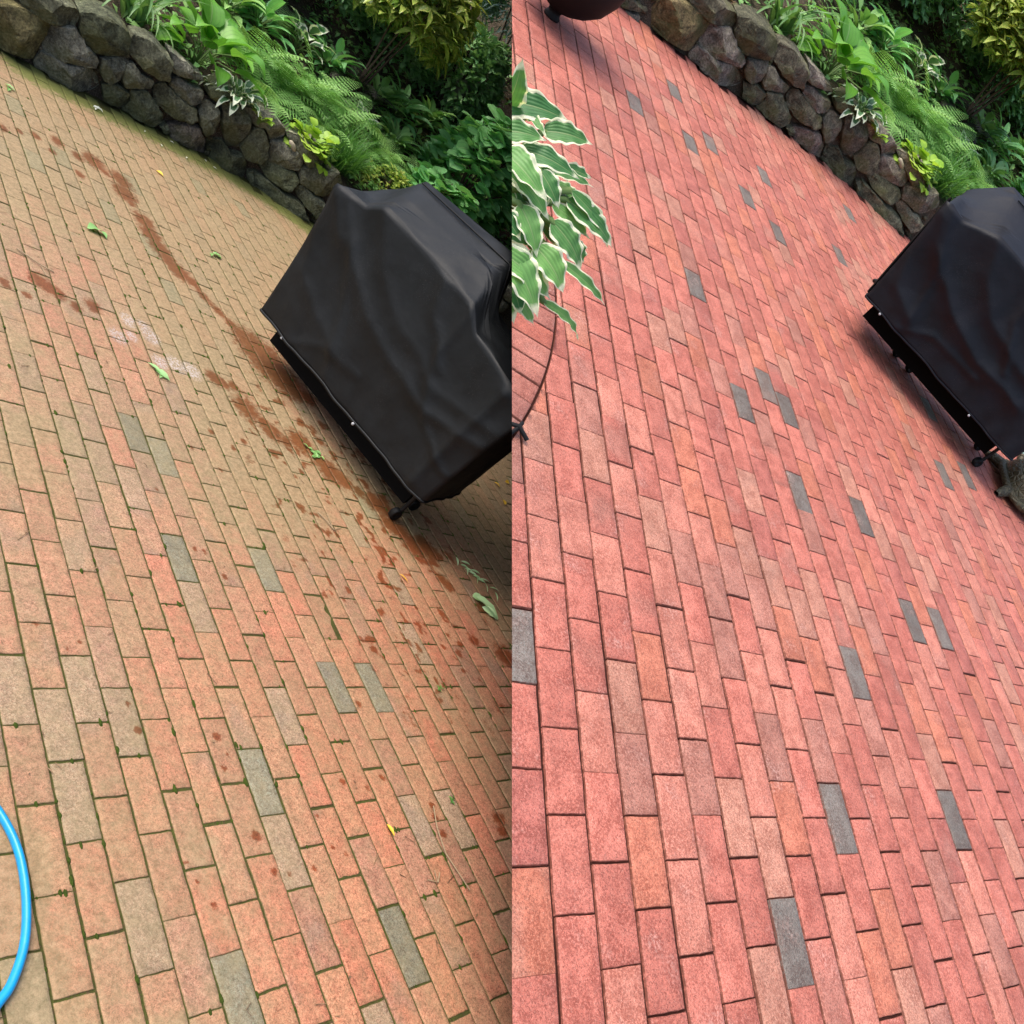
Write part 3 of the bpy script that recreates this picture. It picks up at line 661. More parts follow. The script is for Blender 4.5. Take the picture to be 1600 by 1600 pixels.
# ------------------------------------------------------------------ covered grills
def cover_part(half, A, B, Dp, top, mat, fold_set, hem_flare, parent, side_drop=0):
    """A, B: front hem corners (u, v); Dp: depth vector; top(a, b): height over the footprint (a, b in 0..1)"""
    A, B, Dp = np.array(A, float), np.array(B, float), np.array(Dp, float)
    f = B-A; Lf = np.linalg.norm(f); fn = f/Lf; Ld = np.linalg.norm(Dp); dn = Dp/Ld
    na, nb = 90, 36; nw = 46; hem = 2.35
    per = [(i/na, 0.) for i in range(na)]+[(1., i/nb) for i in range(nb)]+[(1-i/na, 1.) for i in range(na)]+[(0., 1-i/nb) for i in range(nb)]
    per = np.array(per); n = len(per)
    inset = -.05
    def pos(a, b): return A+np.multiply.outer(a, f)+np.multiply.outer(b, Dp)
    rows = []
    # walls from hem up
    for j in range(nw):
        t = j/(nw-1); rr = 1-t
        a, b = per[:, 0], per[:, 1]
        ai = .5+(a-.5)*(1-inset*2*t); bi = .5+(b-.5)*(1+.02*t)
        P = pos(ai, bi)
        out = np.zeros((n, 2)); out[:na] = -dn; out[na:na+nb] = fn; out[na+nb:2*na+nb] = dn; out[2*na+nb:] = -fn
        o2 = out.copy()
        for _ in range(4): o2 = .5*o2+.25*(np.roll(o2, 1, 0)+np.roll(o2, -1, 0))
        disp = hem_flare*rr**1.6
        w = np.zeros(n); s = np.arange(n)*(Lf/na)
        w += .42*(fbm(s*.42+t*1.3, t*1.6, 11)-.5)*(rr**.5)*(1-.4*rr)+.12*(vnoise(s*1.4, t*3, 12)-.5)*rr
        front = np.zeros(n); front[:na] = 1
        aa = a; 
        for (pl, wd, am) in fold_set:
            d = np.full(n, 9.)
            for (x0, y0), (x1, y1) in zip(pl[:-1], pl[1:]):
                q = np.array([x1-x0, y1-y0]); tt_ = np.clip(((aa-x0)*q[0]*1.8+(rr-y0)*q[1])/(q[0]**2*1.8+q[1]**2), 0, 1)
                d = np.minimum(d, np.hypot((aa-x0-tt_*q[0])*1.35, rr-y0-tt_*q[1]))
            w += front*am*1.25*np.exp(-(d/wd)**1.25)
        P = P+o2*(disp+w)[:, None]
        ztop = top(ai, bi); Z = hem+(ztop-.12-hem)*t**.97
        if j == 0: Z = Z+.10*(vnoise(s*.8, 0, 19)-.5)
        rows.append(np.c_[P, Z])
    # rounded shoulder then the top
    for q in (.012, .03, .06, .12, .2, .3, .42, .56, .72, .88, .995):
        a = .5+(per[:, 0]-.5)*(1-inset*2)*(1-q); b = .5+(per[:, 1]-.5)*1.02*(1-q)
        P = pos(a, b); z = top(a, b)-.12*(1-q*30 if q < .033 else 0)
        z = z+.14*(vnoise(P[:, 0]*.9, P[:, 1]*.9, 5)-.5)*min(1, q*8)
        rows.append(np.c_[P, z])
    V = np.concatenate(rows); F = gridF(n, len(rows), True)
    base = (*(A+f/2+Dp/2), 0)
    o = obj('cover', V, F, mat, half, base, parent); sm = o.modifiers.new('thickness', 'SOLIDIFY'); sm.thickness = .004; sm.offset = -1
    # hem band standing a little proud
    mb = MB(); tube(mb, np.vstack([rows[0], rows[0][:1]]), .07, 6); mb.build('hem', mat, half, base, o)
    def seam(pts, r=.05):
        mb = MB(); tube(mb, pts, r, 6); mb.build('seam', M['black'], half, base, parent)
    return pos, seam, fn, dn, base, rows, na, nb, nw, o

def bil(xs, ys, Z):
    Z = np.array(Z, float)
    def f(a, b):
        b = np.clip(b, 0, 1); a = np.clip(a+.12*b, xs[0], xs[-1])
        i = np.clip(np.searchsorted(xs, a, side='right')-1, 0, len(xs)-2); j = np.clip(np.searchsorted(ys, b, side='right')-1, 0, len(ys)-2)
        xs_, ys_ = np.array(xs), np.array(ys)
        p = (a-xs_[i])/(xs_[i+1]-xs_[i]); q = (b-ys_[j])/(ys_[j+1]-ys_[j])
        return (Z[j, i]*(1-p)+Z[j, i+1]*p)*(1-q)+(Z[j+1, i]*(1-p)+Z[j+1, i+1]*p)*q
    return f

def caster(half, p, parent, r=.34):
    mb = MB(); a = np.arange(20)/20*2*np.pi; prof = [(-.14, .6), (-.16, .9), (-.10, 1), (.10, 1), (.16, .9), (.14, .6), (.14, .02), (-.14, .02), (-.14, .6)]
    V = np.concatenate([np.c_[p[0]+r*q*np.cos(a), np.full(20, p[1]+y), p[2]+r+r*q*np.sin(a)] for y, q in prof]); mb.add(V, gridF(20, len(prof), True))
    mf = MB(); tube(mf, [(p[0], p[1], p[2]+r), (p[0]+.1, p[1]+.05, p[2]+r*2.2), (p[0]+.1, p[1]+.05, p[2]+2.2)], .12, 6); fork = mf.build('caster_fork', M['black'], half, p, parent)
    if fork is not None: mb.build('wheel', M['black'], half, p, fork)

def grill(half, A, B, Dp, top, mat, folds, label, clips, flare=.8):
    A, B, Dp = map(np.array, (A, B, Dp))
    t = thing('covered_grill', half, (*((A+B)/2+Dp/2), 0), label, 'grill', 'grills under black covers')
    r = cover_part(half, A, B, Dp, top, mat, folds, flare, t)
    # frame legs and the cabinet just visible below the hem
    pos = r[0]; z0, z1 = .95, 4.0
    c = [pos(a, b) for a, b in ((.05, .32), (.94, .32), (.94, .9), (.05, .9))]
    V = np.array([(*q, z) for z in (z0, z1) for q in c]); F = [[0, 3, 2, 1], [4, 5, 6, 7], [0, 1, 5, 4], [1, 2, 6, 5], [2, 3, 7, 6], [3, 0, 4, 7]]
    obj('cabinet', V, F, M['cabinet'], half, r[4], t, smooth=False)
    for a, b in ((.40, .85), (.95, .30), (.93, .85), (.30, .88)): q = pos(a, b); caster(half, (q[0], q[1], 0), t)
    for a in clips:
        q = pos(a, 0)-r[3]*(flare+.12)
        mb = MB(); lathe(mb, [(.01, -.07), (.06, -.06), (.08, 0), (.06, .06), (.01, .07)], 10, (q[0], q[1], 2.3)); mb.build('clip', M['chrome'], half, (q[0], q[1], .9), r[9])
    return t, r
topL = bil([-.07, .09, .15, .64, .72, 1.05], [0, .35, .7, 1],
    [[9.45, 9.6, 10.2, 10.0, 9.25, 8.7], [9.5, 9.7, 10.9, 10.8, 9.4, 8.8], [9.5, 10.3, 11.4, 11.6, 9.6, 8.9], [9.5, 10.5, 11.5, 12.0, 9.7, 9.0]])
foldsL = [([(.0, .02), (.10, .22), (.22, .36), (.38, .50), (.56, .58), (.78, .56), (1, .40)], .065, .20),
          ([(.0, .05), (.02, .35), (.07, .60), (.20, .74), (.36, .80)], .07, .16),
          ([(.20, .02), (.32, .25), (.50, .40), (.75, .43), (1, .25)], .06, .11),
          ([(.90, .05), (.91, .4), (.93, .95)], .04, .26), ([(.06, .02), (.18, .30), (.30, .62), (.40, .95)], .025, .10), ([(.5, .0), (.56, .2), (.70, .32)], .025, .10), ([(.64, .0), (.66, .3), (.80, .62), (.98, .74)], .025, .12), ([(.20, .98), (.32, .84), (.5, .80)], .025, .08)]
gL, rL = grill(HL, (17.7, -17.2), (21.9, -5.3), (4.2, -1.4), topL, M['cover_dirty'], foldsL,
    'black faded vinyl grill cover standing on the dirty brick patio', [.16, .62], .15)
topR = bil([-.08, .05, .20, .72, .80, 1.05], [0, .35, .7, 1],
    [[9.1, 8.9, 9.8, 9.8, 9.2, 8.7], [9.5, 9.3, 10.5, 10.5, 9.3, 8.8], [9.5, 9.3, 11.2, 11.3, 9.5, 8.9], [9.35, 9.3, 11.45, 11.7, 9.6, 9.0]])
foldsR = [([(.0, 0), (.07, .25), (.17, .45), (.32, .60), (.55, .70), (.8, .66)], .065, .22),
          ([(.24, .02), (.32, .25), (.45, .42), (.7, .5), (1, .4)], .06, .14),
          ([(.0, .1), (.02, .5), (.07, .75), (.20, .86)], .06, .14), ([(.04, .0), (.14, .4), (.22, .9)], .025, .12), ([(.5, .0), (.52, .3), (.66, .6)], .025, .12), ([(.2, .98), (.34, .82), (.6, .8)], .025, .09)]
gR, rR = grill(HR, (17.4, -17.6), (26.7, -9.1), (3.1, -3.2), topR, M['cover_washed'], foldsR,
    'black navy-tinted grill cover standing on the washed red brick patio', [.10, .72], .15)
# sewn seams and the corner strap
def drape(r, pts, rad, name='seam', parent=None, half=None, mat=None):
    mb = MB(); tube(mb, pts, rad, 5); mb.build(name, mat or M['black'], half, r[4], parent)
def top_pts(r, top, a0, a1, b0, b1, n=24):
    A = []; 
    for k in np.linspace(0, 1, n):
        a = a0+(a1-a0)*k; b = b0+(b1-b0)*k; q = r[0](a, b); A.append((*q, float(top(np.array(a), np.array(b)))+.05))
    return A
drape(rL, top_pts(rL, topL, .07, .62, .72, .72), .045, 'seam', rL[9], HL)
drape(rR, top_pts(rR, topR, .14, .70, .72, .72), .045, 'seam', rR[9], HR)
for (r, g, hf, mt) in ((rL, gL, HL, 'cover_dirty'), (rR, gR, HR, 'cover_washed')):
    for b_ in (.12, .30):    # vertical seams down the left end
        mb = MB(); q0, q1 = r[0](-.012, b_), r[0](-.062, b_); tube(mb, [(*q0, 2.4), (*(q0*.5+q1*.5), 5.5), (*q1, 9.0)], .07, 6); mb.build('seam', M['black'], hf, r[4], r[9])
    q = r[0](-.02, .25); mb = MB()
    tube(mb, [(q[0], q[1]-.2, 2.9), (q[0]-.1, q[1]+.1, 3.1), (q[0], q[1]+.5, 2.9), (q[0]+.1, q[1]+.2, 2.5)], .13, 6); mb.build('buckle', M['black'], hf, (*q, 2.8), r[9])

# ------------------------------------------------------------------ plants
def plant(name, half, u, v, label, cat, group=None, lift=0.):
    z = float(soil(u, v))+lift
    return thing(name, half, (u, v, z), label, cat, group), (u, v, z)

def rosette(half, name, u, v, label, cat, n, L, Wd, mat, prof='ovate', pitch=(.5, 1.2), stem=2., bend=1.3, fold=.28, wave=.02, nx=4, ny=7, group=None, lift=0., az=(0, 2*math.pi), seed=0):
    rd = random.Random(seed*31+int(u*7)+int(v*3)); t, (x, y, z) = plant(name, half, u, v, label, cat, group, lift)
    mb, st = MB(), MB()
    for i in range(n):
        a = az[0]+(az[1]-az[0])*(i+rd.random()*.8)/n; p = rd.uniform(*pitch); s = stem*rd.uniform(.5, 1.1)
        q = (x+math.cos(a)*math.cos(p)*s, y+math.sin(a)*math.cos(p)*s, z+math.sin(p)*s)
        if stem > .1: tube(st, [(x+rd.uniform(-.1, .1), y+rd.uniform(-.1, .1), z-.2), ((x+q[0])/2, (y+q[1])/2, (z+q[2])/2+.15*s), q], .05, 4, .5)
        leaf(mb, q, a, p*.75, L*rd.uniform(.7, 1.15), Wd*rd.uniform(.8, 1.15), prof, bend*rd.uniform(.7, 1.2), fold, wave, rd.uniform(-.3, .3), nx, ny, rd.random())
    mb.build('leaves', M[mat], half, (x, y, z), t)
    st.build('stems', M['stem'], half, (x, y, z), t); return t

def tuft(half, name, u, v, label, cat, n, L, Wd, mat, spread=.6, pitch=(.8, 1.5), bend=1.2, ny=6, group=None, seed=1, az=None):
    rd = random.Random(seed*17+int(u*5)); t, (x, y, z) = plant(name, half, u, v, label, cat, group)
    mb = MB()
    for i in range(n):
        a = rd.uniform(0, 2*math.pi) if az is None else rd.uniform(*az); r = spread*math.sqrt(rd.random()); b = rd.uniform(0, 6.28)
        leaf(mb, (x+r*math.cos(b), y+r*math.sin(b), z-.1), a, rd.uniform(*pitch), L*rd.uniform(.55, 1.1), Wd, 'blade', bend*rd.uniform(.4, 1.3), .3, 0, 0, 2, ny, rd.random(), rd.uniform(-.08, .08))
    mb.build('leaves', M[mat], half, (x, y, z), t); return t

def frond(mb, p, az, pitch, L, bend, Wd, tint, rd, npin=16, side=0.):
    m = 22; tt = np.linspace(0, 1, m); th = pitch-bend*tt**1.2
    xs = np.r_[0, np.cumsum(np.cos(th[:-1]))]*L/m; zs = np.r_[0, np.cumsum(np.sin(th[:-1]))]*L/m; ys = side*L*tt**2
    ca, sa = math.cos(az), math.sin(az)
    R = np.c_[p[0]+xs*ca-ys*sa, p[1]+xs*sa+ys*ca, p[2]+zs]
    tube(mb, R[::3], .035, 3, tint)
    for k in range(npin):
        f = .12+.86*k/npin; i = f*(m-1); i0 = int(i); c = R[i0]*(1-(i-i0))+R[min(m-1, i0+1)]*(i-i0)
        T = R[min(m-1, i0+1)]-R[i0]; T /= np.linalg.norm(T)+1e-9
        Sd = np.array([-sa, ca, 0.]); Nn = np.cross(T, Sd)
        ln = Wd/2*(math.sin(math.pi*min(1, f*.82+.16))**.8)*(1.0 if f > .2 else .8)
        for sg in (-1, 1):
            D = Sd*sg*.93+T*.36-Nn*.0+np.array([0, 0, -.18]); D /= np.linalg.norm(D); Q = np.cross(D, Nn); Q /= np.linalg.norm(Q)+1e-9
            nl = 5; V = []; F = []
            for j in range(nl):
                g = (j+.2)/nl; b0 = c+D*ln*g; w = L*.0165*(1-g*.6)
                for s2 in (-1, 1):
                    b = len(V); V += [b0, b0+Q*s2*w+D*ln*.07, b0+Q*s2*w*.6+D*ln*.19, b0+D*ln*.2]; F.append([b, b+1, b+2, b+3])
            mb.add(np.array(V), np.array(F), tint, np.tile([.5, f], (len(V), 1)))
def fern(half, u, v, label, n=13, L=6., Wd=2.3, mat='fern', name='fern', seed=1, pitch=(.5, 1.25), lift=0., az=(0, 6.28), group='ferns on the bank behind the wall'):
    rd = random.Random(seed); t, (x, y, z) = plant(name, half, u, v, label, 'fern', group, lift)
    mb = MB()
    for i in range(n):
        a = az[0]+(az[1]-az[0])*(i+rd.random()*.6)/n
        frond(mb, (x, y, z), a, rd.uniform(*pitch), L*rd.uniform(.75, 1.1), rd.uniform(1.0, 1.7), Wd, rd.random(), rd, side=rd.uniform(-.12, .12))
    mb.build('fronds', M[mat], half, (x, y, z), t); return t

def shrub(half, name, c, r, n, L, Wd, mat, label, cat, prof='ovate', seed=1, pitch=(-.2, .8), droop=.5, whorl=1, stems=9, group=None, nx=2, ny=3, clump=.5, azb=None, lo=.6):
    rd = random.Random(seed); rg = np.random.default_rng(seed)
    b = (c[0], c[1], float(soil(c[0], c[1])))
    t = thing(name, half, b, label, cat, group); mb, st = MB(), MB()
    k = 0; tries = 0
    while k < n and tries < n*12:
        tries += 1
        d = rg.normal(size=3); d /= np.linalg.norm(d)
        if d[2] < -.55: continue
        q = rg.uniform(lo, 1.)**.6
        nz = vnoise(np.array(d[0]*3+seed), np.array(d[1]*3+d[2]*2.3), seed)
        if nz < clump*rg.random()*1.1: continue
        q *= .78+.4*float(nz)
        P = np.array(c)+d*np.array(r)*q
        if P[2] < soil(P[0], P[1])-.2 and P[1] < vw(P[0]): continue
        az = math.atan2(d[1], d[0]) if azb is None else azb+rd.uniform(-1.2, 1.2)
        tn = rd.random()
        for w in range(whorl):
            a2 = az+(w*6.28/whorl if whorl > 1 else rd.uniform(-.9, .9))
            leaf(mb, P, a2, rd.uniform(*pitch), L*rd.uniform(.65, 1.2), Wd*rd.uniform(.75, 1.15), prof, droop*rd.uniform(.5, 1.5), .2, 0, rd.uniform(-.5, .5), nx, ny, min(1, max(0, tn+rd.uniform(-.2, .2))))
            k += 1
    for i in range(stems):
        d = np.array([rd.uniform(-.7, .7), rd.uniform(-.7, .7), rd.uniform(.2, .9)])*np.array(r)
        e = np.array(c)+d; bb = np.array([b[0]+rd.uniform(-.4, .4), b[1]+rd.uniform(-.4, .4), b[2]-.3])
        tube(st, [bb, bb*.6+e*.4+np.array([0, 0, .4]), e], [.16, .11, .05], 5)
    mb.build('leaves', M[mat], half, b, t); st.build('branches', M['bark'], half, b, t); return t

def garden(half, where):
    w = ' ('+where+')'
    h = half
    far = np.random.default_rng(3 if h is HL else 4)
    tuft(h, 'lily_clump', 17.6, -46.8, 'drooping strap-leaved clump at the wall top beside big green hosta'+w, 'plant', 46, 6.2, .42, 'strap', .9, (.7, 1.4), 1.9, 8, 'strap-leaved clumps')
    rosette(h, 'hosta', 23.2, -46.6, 'large plain bright green hosta behind the wall'+w, 'hosta', 22, 3.3, 2.25, 'hosta_green', stem=3.4, pitch=(.35, 1.35), bend=1.3, group='plain green hostas', nx=6, ny=9, seed=2)
    rosette(h, 'hosta', 25.8, -43.6, 'small white-edged hosta spilling over the wall before the ferns'+w, 'hosta', 34, 1.7, .75, 'hosta_small', lift=.6, stem=1.5, pitch=(.2, 1.2), bend=1.5, wave=.08, group='white-edged hostas', seed=4)
    rosette(h, 'hosta', 35.6, -56.0, 'white-rimmed round-leaved hosta on the dark upper bank'+w, 'hosta', 13, 2.1, 1.25, 'hosta_small', stem=2.2, bend=1.1, group='white-edged hostas', seed=5)
    rosette(h, 'hosta', 41.8, -50.8, 'white-edged hosta with few upright leaves right of the ferns'+w, 'hosta', 6, 2.4, 1.0, 'hosta_small', stem=1.2, pitch=(.6, 1.4), bend=.6, group='white-edged hostas', seed=6)
    fd = [(29.2, -50.6, 'topmost fern beside the big green hosta', 6.2), (29.6, -46.8, 'fern arching low over the wall top', 5.4), (32.6, -49.4, 'second fern of the bank, behind the lime plant', 6.2), (35.8, -50.2, 'broad fern in the middle of the bank', 6.4),
          (36.2, -47.2, 'fern between the lime plant and fine grass', 5.8), (39.6, -50.0, 'fern reaching toward the white-edged upright hosta', 6.0), (43.6, -47.6, 'pale fern just beyond the fine grass tuft', 4.8), (47.6, -45.8, 'yellow-green fern near the top of the grill', 4.6)]
    for i, (u, v, lb, L) in enumerate(fd): fern(h, u, v, lb+w, L=L, seed=i*3+11, n=19, Wd=2.4)
    fern(h, 33.6, -57.5, 'small upright fern high on the bank left of the shrub'+w, L=4.6, seed=77, n=9)
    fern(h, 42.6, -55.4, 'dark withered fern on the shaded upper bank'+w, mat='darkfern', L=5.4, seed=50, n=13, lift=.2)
    rosette(h, 'coral_bells', 33.2, -42.9, 'vivid lime-yellow coral bells hanging over the wall'+w, 'plant', 80, 1.0, 1.05, 'lime', 'lobed', lift=.4, stem=2.0, pitch=(-.1, 1.3), bend=.9, fold=.15, wave=.03, nx=4, ny=6, group='lime coral bells', seed=8)
    rosette(h, 'coral_bells', 28.0, -42.7, 'tiny yellow seedling on the wall top beside the tall stone'+w, 'plant', 14, .7, .6, 'lime', 'lobed', lift=.7, stem=.6, pitch=(.1, 1.3), bend=.8, group='lime coral bells', seed=9)
    tuft(h, 'grass_tuft', 37.6, -44.0, 'fine green ornamental grass tuft behind the grill corner'+w, 'grass tuft', 420, 5.0, .085, 'grass', 1.5, (.75, 1.5), 1.1, 5, 'ornamental grass tufts')
    shrub(h, 'small_shrub', (43.5, -43.8, 5.0), (3.2, 2.0, 1.5), 520, .62, .36, 'yellowleaf', 'low yellow-leaved shrub right behind the grill'+w, 'shrub', seed=12, stems=5, group='low yellow shrubs')
    rosette(h, 'leafy_plant', 46.8, -51.0, 'dark green pointed-leaf plant at mid bank'+w, 'plant', 34, 2.4, .7, 'ivy', 'lance', stem=1.6, bend=.9, group='dark pointed plants', seed=13)
    rosette(h, 'leafy_plant', 51.8, -50.6, 'dark low plant below the round-leaved shrub'+w, 'plant', 34, 2.2, .8, 'ivy', 'lance', stem=1.6, bend=.9, group='dark pointed plants', seed=14)
    for i, (u, v, lb) in enumerate([(39.5, -56.2, 'leafy plant between the dark fern and the white-rimmed hosta'), (45.5, -55.5, 'leafy plant on the slope right of the dark withered fern'), (49.5, -56.5, 'leafy plant under the gold shrub, uphill of the pointed-leaf plant'), (54.5, -58.0, 'leafy plant on the slope just below the pale boulder'), (31.0, -55.6, 'leafy plant uphill of the topmost fern'), (27.5, -55.0, 'leafy plant uphill of the big green hosta')]):
        rosette(h, 'leafy_plant', u, v, lb+w, 'plant', 40, 2.5, 1.0, 'ivy' if i % 2 else 'round', 'ovate', stem=2.0, pitch=(.1, 1.3), bend=.9, group='leafy plants on the slope', seed=60+i)
    # gold-leaved shrub hanging into the top of the picture
    shrub(h, 'gold_shrub', (42.5, -54.6, 16.6), (6.4, 4.4, 4.6), 2300, 1.55, .68, 'aucuba', 'tall shrub of gold-flecked leaves overhanging the bank'+w, 'shrub', 'ovate', 21, (-.6, .5), .5, 5, 4, 'gold-leaved shrubs', 4, 5, .55)
    shrub(h, 'round_leaved_shrub', (56.5, -49.0, 9.2), (5.6, 4.0, 5.8), 620, 1.9, 1.7, 'round', 'round-leaved green shrub behind the right end of the grill'+w, 'shrub', 'round', 22, (-.25, .45), .35, 1, 12, 'round-leaved shrubs', 4, 5, .35)
    shrub(h, 'round_leaved_shrub', (50.0, -44.6, 6.2), (3.6, 2.5, 2.2), 150, 1.7, 1.55, 'round', 'low round-leaved shoots just above the grill cover'+w, 'shrub', 'round', 23, (-.1, .5), .3, 1, 6, 'round-leaved shrubs', 4, 5, .3)
    ev = [((31, -63, 14), (6, 4, 5), 'dark', 'dark evergreen shrub high above the green hosta'), ((39.5, -64, 16), (6, 4, 7), 'dark', 'dark evergreen shrub behind the white-rimmed hosta'),
          ((50, -64, 15), (6, 4, 6), 'dark', 'dense dark evergreen under the gold shrub'), ((59, -63, 14), (5, 4, 5), 'dark', 'dark small-leaved evergreen beside the pale boulder'),
          ((66, -66, 24), (7, 5, 9), 'blue', 'bluish needled shrub at the top of the bank'), ((57, -72, 24), (7, 5, 7), 'dark', 'tall dark evergreen behind the gold shrub'),
          ((74, -56, 17), (6, 6, 10), 'dark', 'dark evergreen beyond the round-leaved shrub'), ((80, -74, 30), (12, 8, 12), 'blue', 'large bluish tree at the far end of the garden'),
          ((24, -63, 14), (6, 4, 5), 'ivy', 'mid-green shrub above the strap-leaved clump'), ((70, -44, 7), (6, 4, 6), 'ivy', 'mid-green shrub at the far right of the wall')]
    for i, (c, r, mt, lb) in enumerate(ev):
        lf = (1.1, .5) if mt == 'dark' else ((1.5, .16) if mt == 'blue' else (1.4, .8))
        shrub(h, 'evergreen_shrub', c, r, 2800, lf[0]*1.15, lf[1]*1.2, mt, lb+w, 'shrub', 'lance', 40+i, (-.6, .9), .4, 1, 10, 'evergreen shrubs on the upper bank', 2, 2, .42, lo=.66)
    # pale boulder on the upper bank
    mb = MB(); lathe(mb, [(.05, -1.5), (1.9, -1.3), (2.5, -.2), (2.2, 1.0), (1.3, 1.8), (.05, 2.1)], 22, wob=.12); V = np.concatenate(mb.V)
    V *= 1+.18*(fbm(V[:, 0]*1.1+5, V[:, 1]*1.1+V[:, 2], 3)-.5)[:, None]*2; b = (60.2, -64.2, float(soil(60.2, -64.2))+1.6)
    tag(obj('boulder', V*np.array([1, 1, 1.15])+np.array(b), np.concatenate(mb.F), M['boulder'], h, b), 'pale grey boulder half hidden among the evergreens'+w, 'boulder', 'pale boulders on the bank')
    # ground ivy and leaf litter
    mb = MB(); ml = MB(); rd = random.Random(91)
    for k in range(12000):
        u = rd.uniform(6, 90); v = float(vw(u))-2-rd.random()**1.1*34
        nz = float(fbm(u*.28, v*.28, 15))
        z = float(soil(u, v))+.15
        if nz > .42: leaf(mb, (u, v, z+rd.random()*.7), rd.uniform(0, 6.28), rd.uniform(-.2, .9), rd.uniform(.5, 1.1), rd.uniform(.35, .75), 'ovate', .6, .2, 0, rd.uniform(-.4, .4), 2, 2, rd.random())
        elif rd.random() < .38: leaf(ml, (u, v, z+.05), rd.uniform(0, 6.28), rd.uniform(-.3, .4), rd.uniform(.4, .9), rd.uniform(.2, .45), 'lance', .5, .3, 0, rd.uniform(-.5, .5), 2, 2, rd.random())
    stuff(mb.build('ground_cover', M['ivy'], h, (45, -50, 5))); stuff(ml.build('leaf_litter', M['dryleaf'], h, (45, -50, 5)))
garden(HL, 'dirty patio half'); garden(HR, 'washed patio half')

# ------------------------------------------------------------------ hosta in the near left corner of the washed half
def near_hosta():
    cr = np.array([-8.4, .0, 5.4]); t = thing('hosta', HR, (-8.4, .0, 0), 'large hosta with wavy cream-edged leaves hanging over the washed red bricks', 'hosta')
    up = np.array([0, 0, 1.])
    rx = random.Random(77); more = []
    for i, (b, tp, wd) in enumerate(HOSTA_LEAVES):
        if i % 3 != 1: more.append((tuple(np.array(b)+[rx.uniform(-.5, .2), rx.uniform(-.4, .4), -rx.uniform(.5, 1.0)]), tuple(np.array(tp)*.86+np.array(b)*.14+[rx.uniform(-.7, .2), rx.uniform(-.6, .6), -rx.uniform(.6, 1.2)]), wd*.9))
        if i % 2: more.append((tuple(np.array(b)+[rx.uniform(-.3, .3), rx.uniform(-.3, .3), rx.uniform(-.3, .1)]), tuple(np.array(tp)*.93+np.array(b)*.07+[rx.uniform(-.9, .5), rx.uniform(-.9, .5), rx.uniform(-.6, .0)]), wd*.75))
    for i, (b, tp, wd) in enumerate(HOSTA_LEAVES+more):
        b, tp = np.array(b), np.array(tp); ax = tp-b; L = np.linalg.norm(ax)
        d = ax/L; vdir = b-HCAM; vdir /= np.linalg.norm(vdir)
        sd = np.cross(d, -vdir*.75+up*.65); sd /= np.linalg.norm(sd)+1e-9; nn = np.cross(sd, d)
        if nn[2] < 0 and nn @ -vdir < 0: nn = -nn
        rd = random.Random(i*5+1); nx, ny = 14, 26
        tt = np.linspace(0, 1, ny+1); s = np.linspace(-1, 1, nx+1); Sg, Tg = np.meshgrid(s, tt)
        w = (np.sin(np.pi*np.clip(tt, 0, 1)**.66)**.7*(1-.28*tt)+.03)*wd*.66*(1-tt**8)
        arch = .13*L*np.sin(np.pi*tt)
        ph = rd.uniform(0, 6); amp = .050*wd+.03
        wav = amp*np.sin(Tg*rd.uniform(20, 26)+ph+Sg*1.2)*np.abs(Sg)**2.2*np.sin(np.pi*Tg)**.5
        rib = .010*wd*np.cos(Sg*23)*(1-np.abs(Sg))
        fold = rd.uniform(.12, .38)
        P = b+Tg[..., None]*ax+(Sg*w[:, None])[..., None]*sd+((arch[:, None]+np.abs(Sg)*w[:, None]*fold+wav+rib))[..., None]*nn
        P = P+(rd.uniform(-.10, .10)*L*(Tg**2))[..., None]*sd
        obj('leaf', P.reshape(-1, 3), gridF(nx+1, ny+1), M['hosta_var'], HR, tuple(b), t, {'tint': np.full(P.shape[0]*P.shape[1], rd.random())}, np.stack([(Sg+1)/2, Tg], -1).reshape(-1, 2))
        st = MB(); tube(st, [cr, (cr+b)/2+np.array([0, 0, .5]), b, b+ax*.08], [.13, .11, .08, .05], 6); st.build('stem', M['stem'], HR, tuple(b), t)
HCAM = (np.array(CAM_POS)-HR.O) @ np.linalg.inv(HR.B)
near_hosta()

# ------------------------------------------------------------------ pot, turtles, hose, things lying on the bricks
def pot():
    t = thing('plant_pot', HR, (.1, -30.8, 0), 'dark glazed round-bellied pot on a small foot at the top edge of the washed patio', 'pot')
    c = (-.5, -31.3, 0)
    mb = MB(); lathe(mb, [(.45, .55), (.9, .75), (1.5, 1.15), (2.1, 1.8), (2.5, 2.8), (2.6, 3.9), (2.45, 4.9), (2.2, 5.4), (2.6, 5.6), (2.6, 5.9), (2.2, 5.9), (2.1, 5.4)], 56, c); mb.build('body', M['pot'], HR, c, t)
    mb = MB(); lathe(mb, [(.02, .0), (.42, .0), (.46, .10), (.35, .3), (.35, .45), (.6, .7), (.02, .75)], 28, c); mb.build('foot', M['pot'], HR, c, t)
    mb = MB(); lathe(mb, [(.02, 5.45), (2.15, 5.35)], 30, c); mb.build('potting_soil', M['soil'], HR, c, t)
pot()

